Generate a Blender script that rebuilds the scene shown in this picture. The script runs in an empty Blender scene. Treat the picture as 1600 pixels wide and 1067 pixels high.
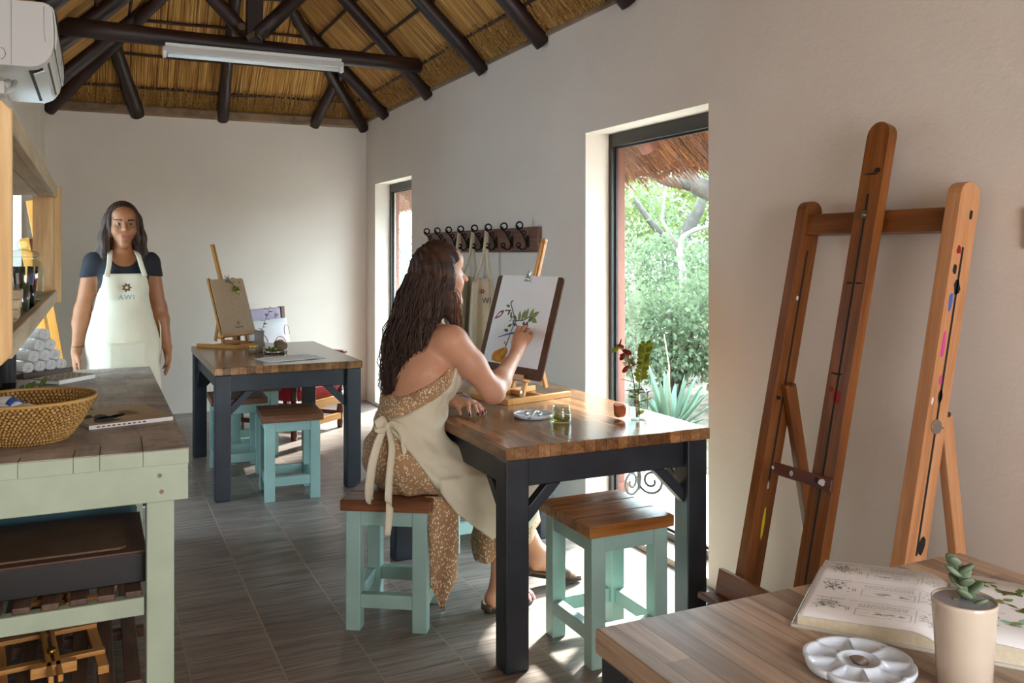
import bpy, bmesh, math, random
import numpy as np
from mathutils import Vector, Matrix, Euler

SC = bpy.context.scene
COL = SC.collection
R = math.radians
random.seed(7)
rng = np.random.default_rng(11)

# ------------------------------------------------------------------ camera
cam_d = bpy.data.cameras.new('camera')
cam = bpy.data.objects.new('camera', cam_d)
COL.objects.link(cam)
cam.location = (0, 0, 1.42)
cam.rotation_euler = (R(90), 0, R(-25.2))
cam_d.sensor_width = 36
cam_d.lens = 36 * 1385 / 1600
cam_d.shift_y = -(533.5 - 395) / 1600
cam_d.clip_start = 0.02
SC.camera = cam

# ------------------------------------------------------------------ light
SC.view_settings.view_transform = 'Standard'
SC.view_settings.look = 'None'
SC.view_settings.gamma = 1
SC.view_settings.use_curve_mapping = False
SC.view_settings.exposure = 0.4
SC.cycles.transparent_max_bounces = 32

W = bpy.data.worlds.new('sky')
SC.world = W
W.use_nodes = True
_bg = W.node_tree.nodes['Background']
_bg.inputs[0].default_value = (0.70, 0.86, 1.0, 1)
_bg.inputs[1].default_value = 17.0

def lamp(name, kind, loc, rot, power, color=(1, 1, 1), size=1, size_y=None, portal=False):
    d = bpy.data.lights.new(name, kind)
    d.energy = power
    d.color = color
    o = bpy.data.objects.new(name, d)
    COL.objects.link(o)
    o.location = loc
    o.rotation_euler = rot
    if kind == 'AREA':
        d.shape = 'RECTANGLE'
        d.size = size
        d.size_y = size_y or size
        if portal:
            d.cycles.is_portal = True
    return o

sun = lamp('sun', 'SUN', (8, 6, 9), (R(56), 0, R(127)), 27.0, (1.0, 0.965, 0.91))
sun.data.angle = R(6)
# sky portals in the right-hand windows; daylight through the left window; added fill lamp behind the camera
lamp('sky_portal', 'AREA', (2.60, 3.586, 1.05), (0, R(90), 0), 1, (1, 1, 1), 2.02, 1.04, True)
lamp('sky_portal', 'AREA', (2.60, 7.507, 1.05), (0, R(90), 0), 1, (1, 1, 1), 2.02, 1.04, True)
lamp('daylight_left_window', 'AREA', (-0.64, 5.22, 1.05), (0, R(-90), 0), 34, (0.60, 0.79, 1.0), 1.95, 0.95)
lamp('fill_behind_camera', 'AREA', (1.05, -1.85, 1.25), (R(72), 0, 0), 92, (0.95, 0.97, 1.0), 1.55, 2.15)

# ------------------------------------------------------------------ mesh helpers
class MB:
    def __init__(s):
        s.v = []; s.f = []; s.m = []; s.s = []; s.g = []; s.n = 0
    def add(s, vs, fs, mi=0, smooth=False, gc=None):
        vs = np.asarray(vs, float).reshape(-1, 3)
        if gc is None:
            gc = vs + rng.random(3) * 5
        s.v.append(vs); s.g.append(np.asarray(gc, float))
        b = s.n
        for f in fs:
            s.f.append(tuple(i + b for i in f))
        k = len(fs)
        s.m += [mi] * k
        s.s += ([smooth] * k if isinstance(smooth, bool) else list(smooth))
        s.n += len(vs)
        return s
    def box(s, c, d, rot=None, mi=0, grain=None):
        d = np.array(d, float)
        q = np.array([[x, y, z] for x in (-.5, .5) for y in (-.5, .5) for z in (-.5, .5)]) * d
        ax = int(np.argmax(d)) if grain is None else grain
        order = [ax] + [i for i in range(3) if i != ax]
        gc = q[:, order] + rng.random(3) * 7
        v = q
        if rot is not None:
            M = np.array(rot.to_matrix() if isinstance(rot, Euler) else rot)
            v = q @ M.T
        v = v + np.array(c, float)
        F = [(0, 1, 3, 2), (4, 6, 7, 5), (0, 4, 5, 1), (2, 3, 7, 6), (0, 2, 6, 4), (1, 5, 7, 3)]
        return s.add(v, F, mi, False, gc)
    def bar(s, p, q, w, t, up=(0, 0, 1), mi=0):
        """rectangular bar from p to q; w measured across, t along 'up'"""
        p = Vector(p); q = Vector(q)
        x = (q - p); L = x.length; x.normalize()
        u = Vector(up); y = u.cross(x)
        if y.length < 1e-4:
            y = Vector((0, 1, 0)).cross(x)
        y.normalize(); z = x.cross(y)
        M = np.array([x, y, z]).T
        return s.box((p + q) / 2, (L, w, t), M, mi, grain=0)
    def tube(s, pts, r, n=10, mi=0, caps=True, smooth=True, twist=None):
        pts = [Vector(p) for p in pts]
        k = len(pts)
        rr = r if hasattr(r, '__len__') else [r] * k
        vs = []; gc = []
        prev = None
        L = 0; off = rng.random(3) * 7
        for i, p in enumerate(pts):
            t = (pts[min(i + 1, k - 1)] - pts[max(i - 1, 0)])
            if t.length < 1e-9: t = Vector((0, 0, 1))
            t.normalize()
            if prev is None:
                a = Vector((0, 0, 1)) if abs(t.z) < .9 else Vector((1, 0, 0))
                nrm = t.cross(a).normalized()
            else:
                nrm = (prev - t * prev.dot(t))
                if nrm.length < 1e-6: nrm = t.orthogonal()
                nrm.normalize()
            prev = nrm
            b = t.cross(nrm)
            if i: L += (p - pts[i - 1]).length
            for j in range(n):
                a = 2 * math.pi * j / n
                o = nrm * math.cos(a) + b * math.sin(a)
                vs.append(p + o * rr[i])
                gc.append((L + off[0], rr[i] * math.cos(a) + off[1], rr[i] * math.sin(a) + off[2]))
        F = []; S = []
        for i in range(k - 1):
            for j in range(n):
                j2 = (j + 1) % n
                F.append((i * n + j, i * n + j2, (i + 1) * n + j2, (i + 1) * n + j)); S.append(smooth)
        if caps:
            F.append(tuple(range(n - 1, -1, -1))); S.append(False)
            F.append(tuple((k - 1) * n + j for j in range(n))); S.append(False)
        return s.add([tuple(v) for v in vs], F, mi, S, gc)
    def cyl(s, p, q, r, n=14, mi=0, r1=None):
        return s.tube([p, q], [r, r if r1 is None else r1], n, mi)
    def lathe(s, prof, n=28, c=(0, 0, 0), mi=0, smooth=True, M=None, warp=None, caps=True):
        vs = []; gc = []
        for i, (r, z) in enumerate(prof):
            for j in range(n):
                a = 2 * math.pi * j / n
                rr = r * (warp(a, i) if warp else 1)
                vs.append((rr * math.cos(a), rr * math.sin(a), z)); gc.append((a * .3, z, r))
        vs = np.array(vs)
        if M is not None: vs = vs @ np.array(M).T
        vs = vs + np.array(c)
        F = []
        for i in range(len(prof) - 1):
            for j in range(n):
                j2 = (j + 1) % n
                F.append((i * n + j, i * n + j2, (i + 1) * n + j2, (i + 1) * n + j))
        S = [smooth] * len(F)
        if caps and prof[0][0] > 1e-6: F.append(tuple(range(n - 1, -1, -1))); S.append(False)
        if caps and prof[-1][0] > 1e-6: F.append(tuple((len(prof) - 1) * n + j for j in range(n))); S.append(False)
        return s.add(vs, F, mi, S, gc)
    def prism(s, poly, depth, M=None, mi=0, z0=0):
        """polygon in local xy, extruded along local z, moved by 4x4 M"""
        n = len(poly)
        v = [(x, y, z0) for x, y in poly] + [(x, y, z0 + depth) for x, y in poly]
        gc = np.array(v) + rng.random(3) * 5
        if M is not None: v = [tuple(M @ Vector(p)) for p in v]
        F = [tuple(range(n - 1, -1, -1)), tuple(range(n, 2 * n))]
        F += [(i, (i + 1) % n, n + (i + 1) % n, n + i) for i in range(n)]
        return s.add(v, F, mi, False, gc)
    def sheet(s, G, th=0, mi=0, smooth=True):
        """G: array [nu][nv][3]; optional thickness"""
        G = np.asarray(G, float); nu, nv = G.shape[:2]
        du = np.gradient(G, axis=0); dv = np.gradient(G, axis=1)
        N = np.cross(du, dv); N /= (np.linalg.norm(N, axis=2, keepdims=True) + 1e-9)
        uv = np.stack(np.meshgrid(np.arange(nu), np.arange(nv), indexing='ij') + [np.zeros((nu, nv))], 2) * .02
        idx = lambda i, j: i * nv + j
        F = [(idx(i, j), idx(i + 1, j), idx(i + 1, j + 1), idx(i, j + 1)) for i in range(nu - 1) for j in range(nv - 1)]
        if th == 0:
            return s.add(G.reshape(-1, 3), F, mi, smooth, uv.reshape(-1, 3))
        A = (G + N * th / 2).reshape(-1, 3); B = (G - N * th / 2).reshape(-1, 3)
        k = nu * nv
        F2 = F + [tuple(i + k for i in f[::-1]) for f in F]
        S = [smooth] * len(F2)
        ring = [idx(i, 0) for i in range(nu)] + [idx(nu - 1, j) for j in range(1, nv)] + \
               [idx(i, nv - 1) for i in range(nu - 2, -1, -1)] + [idx(0, j) for j in range(nv - 2, 0, -1)]
        for a, b in zip(ring, ring[1:] + ring[:1]):
            F2.append((b, a, a + k, b + k)); S.append(False)
        gc = np.concatenate([uv.reshape(-1, 3)] * 2)
        return s.add(np.concatenate([A, B]), F2, mi, S, gc)
    def ell(s, c, r, n=12, m=8, rot=None, mi=0, noise=0):
        vs = []
        for i in range(m + 1):
            th = math.pi * i / m
            for j in range(n):
                ph = 2 * math.pi * j / n
                vs.append((math.sin(th) * math.cos(ph), math.sin(th) * math.sin(ph), math.cos(th)))
        vs = np.array(vs)
        if noise:
            k = rng.normal(size=(5, 3)) * 1.6; ph = rng.random(5) * 6
            vs = vs * (1 + noise * np.sin(vs @ k.T + ph).sum(1, keepdims=True) / 2)
        vs = vs * np.array(r)
        if rot is not None: vs = vs @ np.array(rot.to_matrix() if isinstance(rot, Euler) else rot).T
        F = [(i * n + j, (i + 1) * n + j, (i + 1) * n + (j + 1) % n, i * n + (j + 1) % n) for i in range(m) for j in range(n)]
        return s.add(vs + np.array(c), F, mi, True)
    def build(s, name, mats, parent=None, bevel=0, loc=None, seg=2, subsurf=0, weld=False):
        V = np.concatenate(s.v) if s.v else np.zeros((0, 3))
        G = np.concatenate(s.g) if s.g else np.zeros((0, 3))
        if loc is not None: V = V - np.array(loc, float)
        me = bpy.data.meshes.new(name)
        me.from_pydata(V.tolist(), [], s.f)
        me.polygons.foreach_set('material_index', np.array(s.m, dtype=np.int32))
        me.polygons.foreach_set('use_smooth', np.array(s.s, dtype=bool))
        at = me.attributes.new('gc', 'FLOAT_VECTOR', 'POINT')
        at.data.foreach_set('vector', G.astype(np.float32).ravel())
        for m in (mats if isinstance(mats, (list, tuple)) else [mats]):
            me.materials.append(m)
        me.validate()
        me.update()
        o = bpy.data.objects.new(name, me)
        COL.objects.link(o)
        if loc is not None: o.location = loc
        if parent is not None: o.parent = parent
        if bevel:
            b = o.modifiers.new('bevel', 'BEVEL'); b.width = bevel; b.segments = seg; b.limit_method = 'ANGLE'; b.angle_limit = R(35)
        if subsurf:
            b = o.modifiers.new('sub', 'SUBSURF'); b.levels = subsurf; b.render_levels = subsurf
        return o

def under(child, part):
    """make child a sub-part of part"""
    if (child.location - part.location).length < 1e-6: child.location = (0, 0, 0)
    child.parent = part
    return child

def tag(o, label=None, cat=None, group=None, kind=None):
    if label: o['label'] = label
    if cat: o['category'] = cat
    if group: o['group'] = group
    if kind: o['kind'] = kind
    return o

def thing(name, label, cat, loc=(0, 0, 0), rz=0, group=None):
    o = bpy.data.objects.new(name, None)
    o.empty_display_size = .05
    COL.objects.link(o)
    o.location = loc
    o.rotation_euler = (0, 0, rz)
    return tag(o, label, cat, group)

KIDS = {}
def dup(root, loc, rz, label=None, group=None):
    r = root.copy(); COL.objects.link(r); r.location = loc; r.rotation_euler = (0, 0, rz)
    if label: r['label'] = label
    if group: r['group'] = group
    for ch in [o for o in COL.objects if o.parent == root]:
        c = ch.copy(); COL.objects.link(c); c.parent = r
        for g in [o for o in COL.objects if o.parent == ch]:
            d = g.copy(); COL.objects.link(d); d.parent = c
    return r

def text_mesh(name, body, size, M, mat, parent=None, extrude=0.0004, align='CENTER', space=1.0):
    cu = bpy.data.curves.new('txt', 'FONT')
    cu.body = body; cu.size = size; cu.extrude = extrude; cu.align_x = align; cu.space_character = space
    to = bpy.data.objects.new('txt', cu); COL.objects.link(to)
    dg = bpy.context.evaluated_depsgraph_get()
    me = bpy.data.meshes.new_from_object(to.evaluated_get(dg))
    bpy.data.objects.remove(to); bpy.data.curves.remove(cu)
    me.transform(M); me.materials.clear(); me.materials.append(mat)
    o = bpy.data.objects.new(name, me); COL.objects.link(o)
    if parent: o.parent = parent
    return o

def frame(o, x, y):
    """4x4 with origin o, local x, local y"""
    x = Vector(x).normalized(); y = Vector(y); y = (y - x * y.dot(x)).normalized(); z = x.cross(y)
    M = Matrix((x, y, z)).transposed().to_4x4(); M.translation = Vector(o)
    return M

# ------------------------------------------------------------------ materials
def lin(h):
    if isinstance(h, str):
        h = h.lstrip('#'); c = [int(h[i:i + 2], 16) / 255 for i in (0, 2, 4)]
    else: c = h
    return tuple(x / 12.92 if x <= .04045 else ((x + .055) / 1.055) ** 2.4 for x in c) + (1,)

class NT:
    def __init__(s, name):
        s.mat = bpy.data.materials.new(name); s.mat.use_nodes = True
        s.t = s.mat.node_tree; s.b = s.t.nodes['Principled BSDF']; s.out = s.t.nodes['Material Output']
    def n(s, typ, **kw):
        o = s.t.nodes.new('ShaderNode' + typ)
        for k, v in kw.items():
            if hasattr(o, k) and not k.startswith('i_'): setattr(o, k, v)
        return o
    def l(s, a, b): s.t.links.new(a, b); return s
    def set(s, **kw):
        for k, v in kw.items():
            s.b.inputs[k.replace('_', ' ')].default_value = v
        return s
    def attr(s, name='gc'):
        return s.n('Attribute', attribute_name=name).outputs['Vector']
    def obj(s): return s.n('TexCoord').outputs['Object']
    def map(s, vec, scale=(1, 1, 1), loc=(0, 0, 0), rot=(0, 0, 0)):
        m = s.n('Mapping'); m.inputs['Scale'].default_value = scale; m.inputs['Location'].default_value = loc; m.inputs['Rotation'].default_value = rot
        s.l(vec, m.inputs['Vector']); return m.outputs[0]
    def noise(s, vec, scale=5, detail=4, rough=.55, dist=0):
        m = s.n('TexNoise'); m.inputs['Scale'].default_value = scale; m.inputs['Detail'].default_value = detail
        m.inputs['Roughness'].default_value = rough; m.inputs['Distortion'].default_value = dist
        s.l(vec, m.inputs['Vector']); return m.outputs['Fac']
    def ramp(s, fac, stops, interp='LINEAR'):
        m = s.n('ValToRGB'); cr = m.color_ramp; cr.interpolation = interp
        while len(cr.elements) < len(stops): cr.elements.new(.5)
        for e, (p, c) in zip(cr.elements, stops):
            e.position = p; e.color = lin(c) if isinstance(c, str) else (c if len(c) == 4 else tuple(c) + (1,))
        s.l(fac, m.inputs[0]); return m.outputs[0]
    def mix(s, fac, a, b, mode='MIX'):
        m = s.n('Mix', data_type='RGBA', blend_type=mode)
        if hasattr(fac, 'links') or hasattr(fac, 'is_linked'): s.l(fac, m.inputs[0])
        else: m.inputs[0].default_value = fac
        for i, x in ((6, a), (7, b)):
            if isinstance(x, (tuple, list, str)): m.inputs[i].default_value = lin(x) if isinstance(x, str) else x
            else: s.l(x, m.inputs[i])
        return m.outputs[2]
    def math(s, op, a, b=None, c=None):
        m = s.n('Math', operation=op)
        for i, x in enumerate((a, b, c)):
            if x is None: continue
            if isinstance(x, (int, float)): m.inputs[i].default_value = x
            else: s.l(x, m.inputs[i])
        return m.outputs[0]
    def bump(s, h, strength=.3, dist=.01):
        m = s.n('Bump'); m.inputs['Strength'].default_value = strength; m.inputs['Distance'].default_value = dist
        s.l(h, m.inputs['Height']); s.l(m.outputs[0], s.b.inputs['Normal']); return s
    def color(s, c): s.l(c, s.b.inputs['Base Color']); return s

def m_plain(name, c, rough=.6, metal=0, var=.06, scale=8, bump=0, bscale=60, **kw):
    t = NT(name); base = lin(c)
    v = t.noise(t.obj(), scale, 3)
    d = tuple(max(0, x * (1 - var * 2)) for x in base[:3]) + (1,)
    e = tuple(min(1, x * (1 + var)) for x in base[:3]) + (1,)
    t.color(t.ramp(v, [(.3, d), (.7, e)])).set(Roughness=rough, Metallic=metal)
    if bump: t.bump(t.noise(t.obj(), bscale, 3), bump, .004)
    if kw: t.set(**kw)
    return t.mat

def m_wood(name, cs, rough=.45, fine=60, strip=0, stripvar=.5, knots=False, dirt=None, bump=.12, spec=.5, grain=1.0):
    """long grain along gc.x. cs: dark, mid, light"""
    t = NT(name); g = t.attr()
    a = t.noise(t.map(g, (1.5, fine * .35, fine * .35)), 1, 5, .6, .6)
    b = t.noise(t.map(g, (4, fine * 3, fine * 3)), 1, 3, .5)
    f = t.math('ADD', t.math('MULTIPLY', a, .75), t.math('MULTIPLY', b, .25))
    col = t.ramp(f, [(.30, cs[0]), (.5, cs[1]), (.70, cs[2])])
    if strip:
        sx = t.n('SeparateXYZ'); t.l(g, sx.inputs[0])
        cell = t.math('FLOOR', t.math('DIVIDE', sx.outputs[1], strip))
        seg = t.math('FLOOR', t.math('ADD', t.math('MULTIPLY', sx.outputs[0], 2.2), t.math('MULTIPLY', cell, .37)))
        cx = t.n('CombineXYZ'); t.l(cell, cx.inputs[0]); t.l(seg, cx.inputs[1])
        wn = t.n('TexWhiteNoise'); t.l(cx.outputs[0], wn.inputs[0])
        tone = t.ramp(wn.outputs['Value'], [(0, (1 - stripvar,) * 3), (1, (1 + stripvar * .35,) * 3)])
        col = t.mix(1.0, col, tone, 'MULTIPLY')
        fr = t.math('FRACT', t.math('DIVIDE', sx.outputs[1], strip))
        edge = t.math('LESS_THAN', t.math('ABSOLUTE', t.math('SUBTRACT', fr, .5)), .47)
        col = t.mix(t.math('SUBTRACT', 1.0, edge), col, t.mix(.5, col, '#1a120c'))
    if dirt:
        dn = t.noise(t.obj(), 5, 5, .7)
        col = t.mix(t.ramp(dn, [(.42, (0, 0, 0)), (.62, (.8, .8, .8))]), col, dirt)
    t.color(col).set(Roughness=rough)
    t.b.inputs['Specular IOR Level'].default_value = spec
    t.bump(f, bump, .003)
    return t.mat

def m_glass(name, tint='#f4f8f6', gloss=.12, rough=.02):
    t = NT(name)
    tr = t.n('BsdfTransparent'); tr.inputs[0].default_value = lin(tint)
    gl = t.n('BsdfGlossy'); gl.inputs['Roughness'].default_value = rough
    fr = t.n('LayerWeight'); fr.inputs['Blend'].default_value = .5
    mx = t.n('MixShader')
    f = t.math('ADD', t.math('MULTIPLY', t.math('POWER', fr.outputs['Facing'], 4.0), .7), .015 + gloss * .2)
    t.l(f, mx.inputs[0]); t.l(tr.outputs[0], mx.inputs[1]); t.l(gl.outputs[0], mx.inputs[2])
    t.l(mx.outputs[0], t.out.inputs[0])
    return t.mat

def m_leaf(name, c1, c2, trans=.35, rough=.5):
    t = NT(name); oi = t.noise(t.attr(), 2.3, 2)
    col = t.ramp(oi, [(.3, c1), (.7, c2)])
    d = t.n('BsdfDiffuse'); tl = t.n('BsdfTranslucent'); gl = t.n('BsdfGlossy'); gl.inputs['Roughness'].default_value = rough
    t.l(col, d.inputs[0]); t.l(col, tl.inputs[0]); t.l(col, gl.inputs[0])
    m1 = t.n('MixShader'); m1.inputs[0].default_value = trans; t.l(d.outputs[0], m1.inputs[1]); t.l(tl.outputs[0], m1.inputs[2])
    m2 = t.n('MixShader'); m2.inputs[0].default_value = .06; t.l(m1.outputs[0], m2.inputs[1]); t.l(gl.outputs[0], m2.inputs[2])
    t.l(m2.outputs[0], t.out.inputs[0])
    return t.mat

M = {}
# plaster walls
t = NT('white_plaster')
n1 = t.noise(t.obj(), 1.2, 4); n2 = t.noise(t.obj(), 34, 4, .6)
t.color(t.ramp(n1, [(.3, '#d9cdc1'), (.7, '#e1d6cb')])).set(Roughness=.85)
t.bump(n2, .16, .01); M['wall'] = t.mat
M['plate'] = m_plain('brown_plaster', '#8a6f55', .9, bump=.4, var=.2)
M['reveal'] = m_plain('white_reveal_paint', '#e9e7e3', .8, bump=.1)
# floor tiles: wood-look planks in half bond
t = NT('wood_look_tile')
sx = t.n('SeparateXYZ'); t.l(t.obj(), sx.inputs[0])
cx = t.n('CombineXYZ'); t.l(t.math('ADD', sx.outputs[1], .72 + 8.6), cx.inputs[0]); t.l(t.math('ADD', sx.outputs[0], 2.9), cx.inputs[1])
br = t.n('TexBrick'); br.offset = .5; br.offset_frequency = 2
br.inputs['Scale'].default_value = 1; br.inputs['Mortar Size'].default_value = .0035; br.inputs['Mortar Smooth'].default_value = .1
br.inputs['Brick Width'].default_value = .86; br.inputs['Row Height'].default_value = .29
br.inputs['Color1'].default_value = (0, 0, 0, 1); br.inputs['Color2'].default_value = (1, 1, 1, 1); br.inputs['Mortar'].default_value = (.5, .5, .5, 1)
br.inputs['Bias'].default_value = 0
t.l(cx.outputs[0], br.inputs['Vector'])
tv = t.n('CombineXYZ')
t.l(t.math('ADD', t.math('MULTIPLY', sx.outputs[0], 2.0), t.math('MULTIPLY', br.outputs['Color'], 9)), tv.inputs[0])
t.l(t.math('MULTIPLY', sx.outputs[1], 28.0), tv.inputs[1])
gn = t.noise(tv.outputs[0], 1, 6, .62, 1.6)
gn2 = t.noise(t.map(tv.outputs[0], (2.5, 4, 1)), 1, 4, .6, .5)
gf = t.math('ADD', t.math('MULTIPLY', gn, .65), t.math('MULTIPLY', gn2, .35))
col = t.ramp(gf, [(.34, '#584d47'), (.52, '#877a73'), (.68, '#a89a92')])
col = t.mix(1.0, col, t.ramp(br.outputs['Color'], [(0, (.82, .81, .8)), (1, (1.1, 1.09, 1.08))]), 'MULTIPLY')
col = t.mix(br.outputs['Fac'], col, '#9c8674')
t.color(col); t.l(t.ramp(gf, [(.3, (.42,) * 3), (.7, (.27,) * 3)]), t.b.inputs['Roughness'])
hh = t.math('SUBTRACT', t.math('MULTIPLY', gf, .5), t.math('MULTIPLY', br.outputs['Fac'], 1.2))
t.bump(hh, .35, .003); M['floor'] = t.mat
# thatch
def m_thatch(name, cs, ):
    t = NT(name); g = t.attr()
    a = t.noise(t.map(g, (1.6, 95, 30)), 1, 3, .6, .3)
    b = t.noise(t.map(g, (.8, 24, 8)), 1, 4, .6, .5)
    c = t.noise(t.map(g, (1.4, 2.2, 1)), 1, 3)
    f = t.math('ADD', t.math('ADD', t.math('MULTIPLY', a, .55), t.math('MULTIPLY', b, .35)), t.math('MULTIPLY', c, .1))
    t.color(t.ramp(f, [(.38, cs[0]), (.47, cs[1]), (.56, cs[2]), (.66, cs[3])])).set(Roughness=.75)
    t.bump(f, 1.0, .05)
    return t.mat
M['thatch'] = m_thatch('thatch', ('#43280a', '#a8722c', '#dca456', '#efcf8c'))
M['thatch_sunlit'] = m_thatch('thatch_eave', ('#1a0a01', '#5a2a04', '#94500a', '#b87018'))  # same thatch as indoors, with its sunlit orange put into the colour
M['pole'] = m_wood('dark_creosoted_pole', ('#170d0a', '#2c1a15', '#45291f'), .5, 40)
M['batten'] = m_wood('reddish_dark_batten', ('#1d0a08', '#35150f', '#4a2218'), .6, 60)
M['rope'] = m_plain('tarred_rope', '#22130e', .9, bump=.5)
# furniture woods
M['top'] = m_wood('laminated_table_top', ('#553520', '#90643f', '#b88a5c'), .2, 45, strip=.045, stripvar=.5, spec=.55)
M['top2'] = m_wood('worn_laminated_table_top', ('#6c5746', '#b0967e', '#d2b9a0'), .36, 45, strip=.05, stripvar=.45, spec=.5)
M['seat'] = m_wood('varnished_stool_seat', ('#5a2f14', '#9a602c', '#bd8444'), .22, 40, strip=.12, stripvar=.3)
M['seat2'] = m_wood('brown_stool_seat', ('#4a2716', '#7c4a2b', '#9a6640'), .38, 40, strip=.12, stripvar=.3)
M['teal'] = m_plain('duck_egg_paint', '#9bbcb5', .5, var=.08, scale=5, bump=.06, bscale=40)
M['black'] = m_plain('charcoal_blue_paint', '#272b33', .42, var=.2, scale=7, bump=.1, bscale=35)
M['green'] = m_plain('pale_green_paint', '#b4c0a8', .55, var=.06, scale=6, bump=.08, bscale=30)
M['counter'] = m_wood('weathered_plank_top', ('#85776b', '#b5a89c', '#c9beb3'), .5, 18, dirt='#75675d', bump=.25)
M['slat'] = m_wood('walnut_slat', ('#38251a', '#5c4231', '#7d5f49'), .5, 40)
M['pine'] = m_wood('pine', ('#ad8049', '#cfa870', '#e2c494'), .5, 26)
M['pine_grey'] = m_wood('raw_pine_shelf', ('#97805f', '#b8a280', '#cdb997'), .6, 26)
M['beech'] = m_wood('oiled_beech', ('#9c5f24', '#c58a46', '#d9a662'), .4, 40)
M['easel'] = m_wood('varnished_easel_wood', ('#4c290f', '#7c471c', '#9a6030'), .33, 40)
M['easel_light'] = m_wood('worn_easel_wood', ('#9a6238', '#bd8458', '#d0a078'), .45, 40)
M['sunlit_wood'] = m_wood('sunlit_pine', ('#b46a1c', '#dc9438', '#eab05c'), .4, 30)  # corner easel: sunlit orange put into the wood colour
M['rack'] = m_wood('plank_rack', ('#3e241a', '#6a4534', '#8a6250'), .5, 30)
M['mahog'] = m_wood('mahogany', ('#3c1a12', '#5e2e20', '#7c4430'), .4, 40)
M['darkwood'] = m_wood('dark_box_wood', ('#0e0b0a', '#1a1513', '#26201c'), .5, 60)
M['kraft'] = m_plain('hardboard', '#b89a7a', .6, var=.05, scale=60, bump=.05)
M['kraft_dark'] = m_plain('dark_hardboard', '#583519', .75, var=.08, scale=30)
M['kraft_tan'] = m_plain('tan_hardboard', '#6e5137', .6, var=.12, scale=9)
M['redbrown_board'] = m_plain('red_brown_board', '#5b3b2b', .5, var=.1, scale=9)
M['tealbox'] = m_plain('teal_blue_board', '#3d6570', .6)
M['iron'] = m_plain('wrought_iron', '#17120f', .45, .6, bump=.2)
M['bronze'] = m_plain('bronze_aluminium', '#37332f', .4, .3)
M['bronze_dark'] = m_plain('dark_seal', '#17181b', .5)
M['steel'] = m_plain('polished_steel', '#b9b8b4', .22, 1.0, var=.02)
M['brass'] = m_plain('brass', '#b08a3c', .3, 1.0)
M['screw'] = m_plain('screw_steel', '#6a5a44', .35, .9)
M['white_plastic'] = m_plain('white_plastic', '#e6e6e4', .4, var=.01)
M['grey_plastic'] = m_plain('grey_plastic', '#8f9092', .4)
M['dark_plastic'] = m_plain('dark_plastic', '#1c1d1f', .5)
M['tube'] = m_plain('frosted_tube', '#f2f2ee', .3, var=.01)
M['paper'] = m_plain('paper', '#eeeef0', .8, var=.01)
M['paper_grey'] = m_plain('tracing_paper', '#f0ecea', .6, var=.02)
M['page_edge'] = m_plain('page_edges', '#d6ccb4', .8, var=.05, scale=120)
M['cover'] = m_plain('glossy_cover', '#c9c7c0', .2, var=.02)
M['tan_cover'] = m_plain('tan_cover', '#b59d75', .5, var=.06)
M['ink'] = m_plain('ink', '#3c3a3c', .7)
M['ink_grey'] = m_plain('grey_print', '#8a8a8e', .7)
M['ink_brown'] = m_plain('brown_print', '#6b4a2c', .7)
M['ceramic'] = m_plain('white_porcelain', '#d2dbe6', .12, var=.02)
M['mug'] = m_plain('beige_glaze', '#c3b6a6', .14, var=.03)
M['mug_in'] = m_plain('grey_glaze', '#8b9098', .15)
M['towel'] = m_plain('white_terry', '#e8e6e4', .95, var=.04, scale=30, bump=.8, bscale=220)
M['tray'] = m_plain('dark_red_wood', '#4b2a20', .4)
M['red'] = m_plain('red_velvet', '#b0142a', .7, var=.12, scale=5, bump=.15)
M['lav'] = m_plain('lavender_paint', '#a994ac', .5, var=.04)
M['terra'] = m_wood('terracotta_stained_post', ('#5a2c20', '#6c3c2e', '#7a4c3c'), .7, 40)
M['concrete'] = m_plain('pale_patio_screed', '#d8d3ca', .8, var=.06, scale=2, bump=.1)
M['soil'] = m_plain('leaf_litter', '#5e5346', .95, var=.35, scale=9, bump=.9, bscale=25)
M['grass'] = m_plain('grass_blade', '#7fa83c', .6)
M['pane'] = m_glass('window_glass', '#f6faf8', .04, .005)
M['glass'] = m_glass('clear_glass', '#eef3f1', .35, .02)
M['glass_green'] = m_glass('green_glass', '#3d5a4c', .3, .05)
M['glass_dark'] = m_glass('dark_glass', '#1a1512', .3, .05)
M['greenwater'] = m_glass('green_paint_water', '#eaeeb4', .1, .02)
M['water'] = m_glass('water', '#f0e6c8', .1, .02)
M['rock'] = m_plain('ochre_rock', '#b8683a', .9, var=.3, scale=14, bump=.8, bscale=40)
M['rock_tan'] = m_plain('tan_rock', '#9a7f66', .9, var=.2, scale=14, bump=.8, bscale=40)
M['stone'] = m_plain('brown_pebble', '#75665a', .6, var=.3, scale=40)
M['gold'] = m_plain('yellow_lid', '#c79a2a', .35, .4)
M['stem'] = m_plain('stem', '#5b4a26', .7)
M['stem_green'] = m_plain('green_stem', '#7f8a2c', .6)
M['leaf_suc'] = m_leaf('jade_leaf', '#5e6a1c', '#9aa03a', .3)
M['leaf_red'] = m_leaf('russet_leaf', '#6b1c12', '#a8452a', .3)
M['leaf_dry'] = m_leaf('dry_flower', '#8d7260', '#c2a98c', .2)
M['leaf_grey'] = m_leaf('grey_green_succulent', '#5f7058', '#8c9a80', .1)
M['leaf_grn'] = m_leaf('sprig_leaf', '#566b2c', '#8a9a4c', .3)
M['aloe'] = m_leaf('aloe_leaf', '#5c7262', '#7e927e', .22)
M['fol_a'] = m_leaf('shrub_leaf', '#4c5a44', '#6c7a60', .40)
M['fol_b'] = m_leaf('tree_leaf_light', '#4a5530', '#667244', .36)
M['fol_c'] = m_leaf('tree_leaf_blue', '#50645a', '#708276', .40)
M['bark'] = m_plain('pale_bark', '#453f3a', .9, var=.25, scale=12, bump=.8, bscale=18)
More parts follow.
